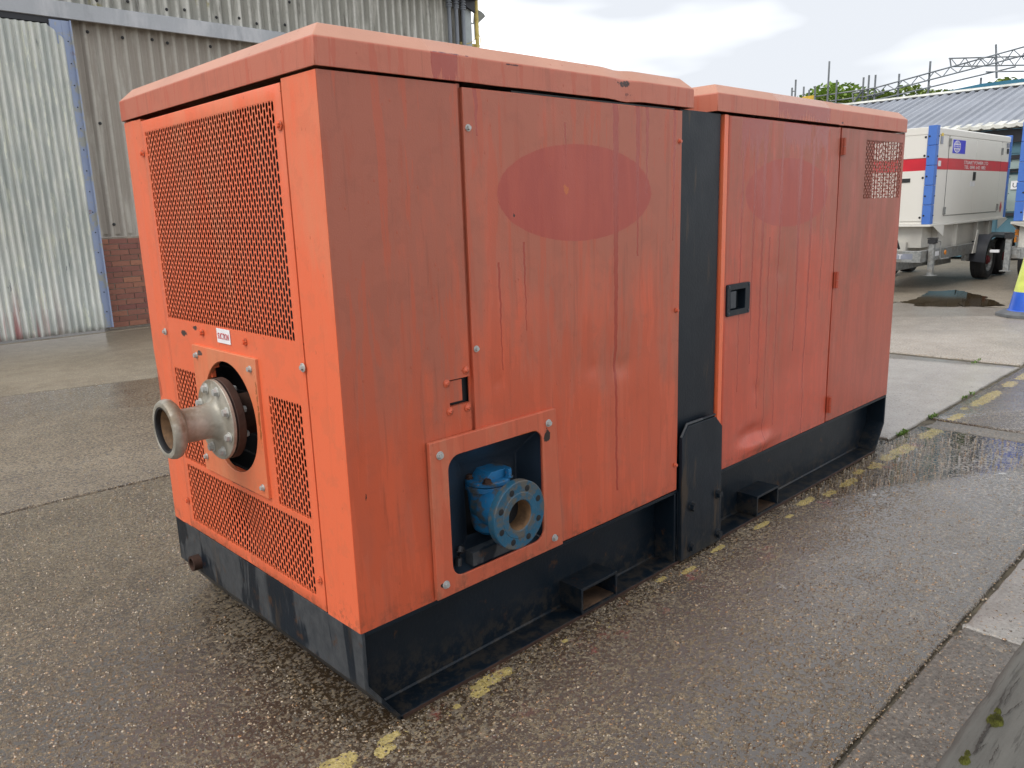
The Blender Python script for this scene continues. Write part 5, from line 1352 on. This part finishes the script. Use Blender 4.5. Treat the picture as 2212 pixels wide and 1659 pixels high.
# yellow sheet hung on it
ys_ = P(*c2(195, 538), 0, 29)
mb = MB(); mb.box(-.02, .02, -.22, .22, -.09, .08); o = mb.build('banner', 'yellow_sheet', None, loc=tuple(ys_)); tag(o, 'small yellow board on the scaffold just above the far orange roof', 'board')

# ------------------------------------------------------------------ TREES
def tree(px, py, x, cr, ch, mat, label, seed, n=2600, leaf=.20):
    cr *= 1.3; ch *= 1.25; n = int(n*1.4)
    rr = random.Random(seed); top_ = P(px, py, 0, x)
    cz = top_.z-ch; base = (top_.x, top_.y, 0)
    t = thing('tree', label, 'tree', base, 0, 'trees beyond the scaffold')
    mb = MB(); mb.tube([(0, 0, 0), (.05, .1, cz*.5), (0, 0, cz)], [.30, .22, .12], 8)
    for k in range(6):
        a = k*1.05+rr.random(); mb.tube([(0, 0, cz*(.6+.05*k)), (cos(a)*cr*.4, sin(a)*cr*.4, cz+ch*.15*(k % 3)), (cos(a)*cr*.75, sin(a)*cr*.75, cz+ch*.3)], [.10, .06, .03], 6)
    mb.build('trunk', 'bark', t)
    mb = MB(); lobes = []
    for k in range(15):
        a = rr.random()*6.28; q = rr.random()**.5*.75; zz = rr.uniform(-.7, .62)
        lobes.append((cos(a)*q*cr, sin(a)*q*cr, cz+zz*ch, rr.uniform(.26, .42)*cr))
    lobes.append((0, 0, cz+.55*ch, .42*cr))
    for k in range(n):
        lx, ly, lz, lr = rr.choice(lobes)
        d = Vector((rr.gauss(0, 1), rr.gauss(0, 1), rr.gauss(0, 1))).normalized()*lr*(rr.random()**.35)
        d.z *= .75*ch/cr if ch < cr else .8
        p = Vector((lx, ly, lz))+d
        u_ = Vector((rr.gauss(0, 1), rr.gauss(0, 1), rr.gauss(0, .6))).normalized(); w_ = u_.cross(Vector((rr.random(), rr.random(), 1))).normalized()
        s_ = leaf*rr.uniform(.6, 1.3)
        mb.add([p-u_*s_*.5, p+w_*s_*.35, p+u_*s_*.5, p-w_*s_*.3], [(0, 1, 2, 3)])
    mb.build('crown', mat, t, smooth=0, recalc=False)
def CT(u, v): return c2(u, v)
tree(*CT(330, 380), 46, 3.6, 2.6, 'leaf1', 'broad bright green tree, leftmost behind the scaffold poles', 1, 9500, .30)
tree(*CT(500, 400), 47, 2.8, 2.3, 'leaf1', 'rounded bright green tree, second from the left behind the scaffold poles', 21, 8000, .30)
tree(*CT(720, 395), 45, 2.6, 2.0, 'leaf2', 'mid green tree with a ragged top, behind the cluster of scaffold tubes', 2, 6000, .28)
tree(*CT(950, 490), 50, 3.4, 1.5, 'leaf3', 'low yellow green tree crown between the scaffold tubes and the lattice beam', 3, 6000, .30)
tree(*CT(1150, 480), 50, 3.2, 1.6, 'leaf3', 'low yellow green tree crown under the middle of the lattice beam', 4, 6000, .30)
tree(*CT(1320, 385), 44, 2.0, 2.2, 'leaf2', 'darker green tree behind the tall pole over the middle of the pale roof', 5, 5200, .27)
tree(*CT(1430, 395), 45, 1.6, 1.8, 'leaf2', 'small green tree just right of the tall middle pole', 6, 3400, .26)
tree(*CT(1545, 415), 46, 1.5, 1.5, 'leaf2', 'small sparse tree showing at the left end of the teal fascia', 7, 1800, .25)
tree(*CT(2065, 295), 44, 1.5, 1.3, 'leaf2', 'small tree top above the teal fascia near the right edge', 8, 2600, .26)
tree(*P2 if False else (1597, 184), 47, 1.2, 1.0, 'leaf2', 'single twiggy tree top peeping over the far orange roof', 9, 160, .2)

# ------------------------------------------------------------------ TIMBER RAIL in the lower right corner
TZ = .40
rail_ = thing('timber_rail', 'cracked grey weathered timber rail with moss across the bottom right corner', 'timber rail', (0, -1.30, 0))
mb = MB(); V = []; F = []; prof = []
yc, hw, ht = 0, .068, .12
for k in range(7): a = pi/2*k/6; prof.append((hw-.022+.022*sin(a), TZ-.022+.022*cos(a)))
prof2 = [(-p, z) for p, z in prof[::-1]]
prof = [( -p, z) for p, z in prof[::-1]] + [(p, z) for p, z in prof[0:]]
prof = prof + [(hw, TZ-ht), (-hw, TZ-ht)]
m_ = len(prof); n = 120
for i in range(n+1):
    x = -.45+3.4*i/n
    for (u, z) in prof:
        w = .003*mnoise.noise(Vector((x*4, u*30, z*9)))+.0025*mnoise.noise(Vector((x*14, u*30, z*9)))
        V.append((x, u+(w if u > 0 else -w), z+w))
F = [(i*m_+k, i*m_+(k+1) % m_, (i+1)*m_+(k+1) % m_, (i+1)*m_+k) for i in range(n) for k in range(m_)]+[tuple(range(m_)), tuple(range(n*m_, (n+1)*m_))]
mb.add(V, F); beam = mb.build('rail_beam', 'timber', rail_)
for x in (-.35, 2.2):
    mb = MB(); mb.box(x, x+.10, -.05, .05, 0, TZ-ht); mb.build('rail_post', 'timber', rail_, .006)
def crack(pts, w=.002):
    mb = MB(); V = []; rr = random.Random(len(pts)+int(abs(pts[0][0]*100)))
    q = []
    for i in range(len(pts)-1):
        for k in range(8): t = k/8; q.append((pts[i][0]*(1-t)+pts[i+1][0]*t, pts[i][1]*(1-t)+pts[i+1][1]*t))
    q.append(pts[-1])
    for i, (x, y) in enumerate(q):
        ww = w*(.35+rr.random())*min(1, (len(q)-i)/6, (i+1)/4); y += rr.uniform(-1, 1)*.0015
        V += [(x, y-ww, TZ+.0035), (x, y+ww, TZ+.0035)]
    mb.add(V, [(2*i, 2*i+1, 2*i+3, 2*i+2) for i in range(len(q)-1)]); return mb.build('crack', 'crack', beam, smooth=0, recalc=False)
def onrail(c, x, y):   # crop-1 pixels of the close view -> rail top
    px_ = (3300+x*732/1314)*2212/4032; py_ = (2100+y*732/1314)*2212/4032; q = P(px_, py_, 2, TZ+.0035); return (q.x, q.y+1.30)
crack([onrail(0, 950, 1560), onrail(0, 1010, 1450), onrail(0, 1065, 1360), onrail(0, 1130, 1230), onrail(0, 1190, 1090)], .0022)
crack([onrail(0, 1110, 1330), onrail(0, 1180, 1280), onrail(0, 1260, 1215), onrail(0, 1314, 1180)], .0012)
crack([onrail(0, 1170, 1210), onrail(0, 1230, 1090), onrail(0, 1290, 1010)], .0011)
crack([onrail(0, 1060, 1630), onrail(0, 1110, 1540), onrail(0, 1140, 1490)], .0009)
crack([onrail(0, 960, 1560), onrail(0, 1010, 1510), onrail(0, 1060, 1480)], .0009)
def mossp(cx, cy, r, n, par=beam):
    mb = MB(); rr = random.Random(int(cx*999))
    for k in range(n):
        a = rr.random()*6.28; d = r*rr.random()**.6; x, y = cx+d*cos(a)*1.3, cy+d*sin(a)*.8; s = rr.uniform(.0015, .0035)
        mb.add([(x-s, y, TZ), (x, y-s, TZ), (x+s, y, TZ), (x, y+s, TZ), (x, y, TZ+.004+s*1.3)], [(0, 1, 4), (1, 2, 4), (2, 3, 4), (3, 0, 4)])
    o = mb.build('moss', 'moss', par, smooth=0, recalc=False, kind='stuff')
q = onrail(0, 1110, 1320); mossp(q[0], q[1], .014, 420)
q = onrail(0, 1130, 1255); mossp(q[0], q[1], .005, 60)
q = onrail(0, 895, 1600); mossp(q[0], q[1], .008, 90)
q = onrail(0, 915, 1550); mossp(q[0], q[1], .004, 40)

# ------------------------------------------------------------------ render settings
S.render.engine = 'CYCLES'
S.cycles.max_bounces = 6; S.cycles.diffuse_bounces = 3; S.cycles.glossy_bounces = 3
S.render.resolution_x = 1024; S.render.resolution_y = 768
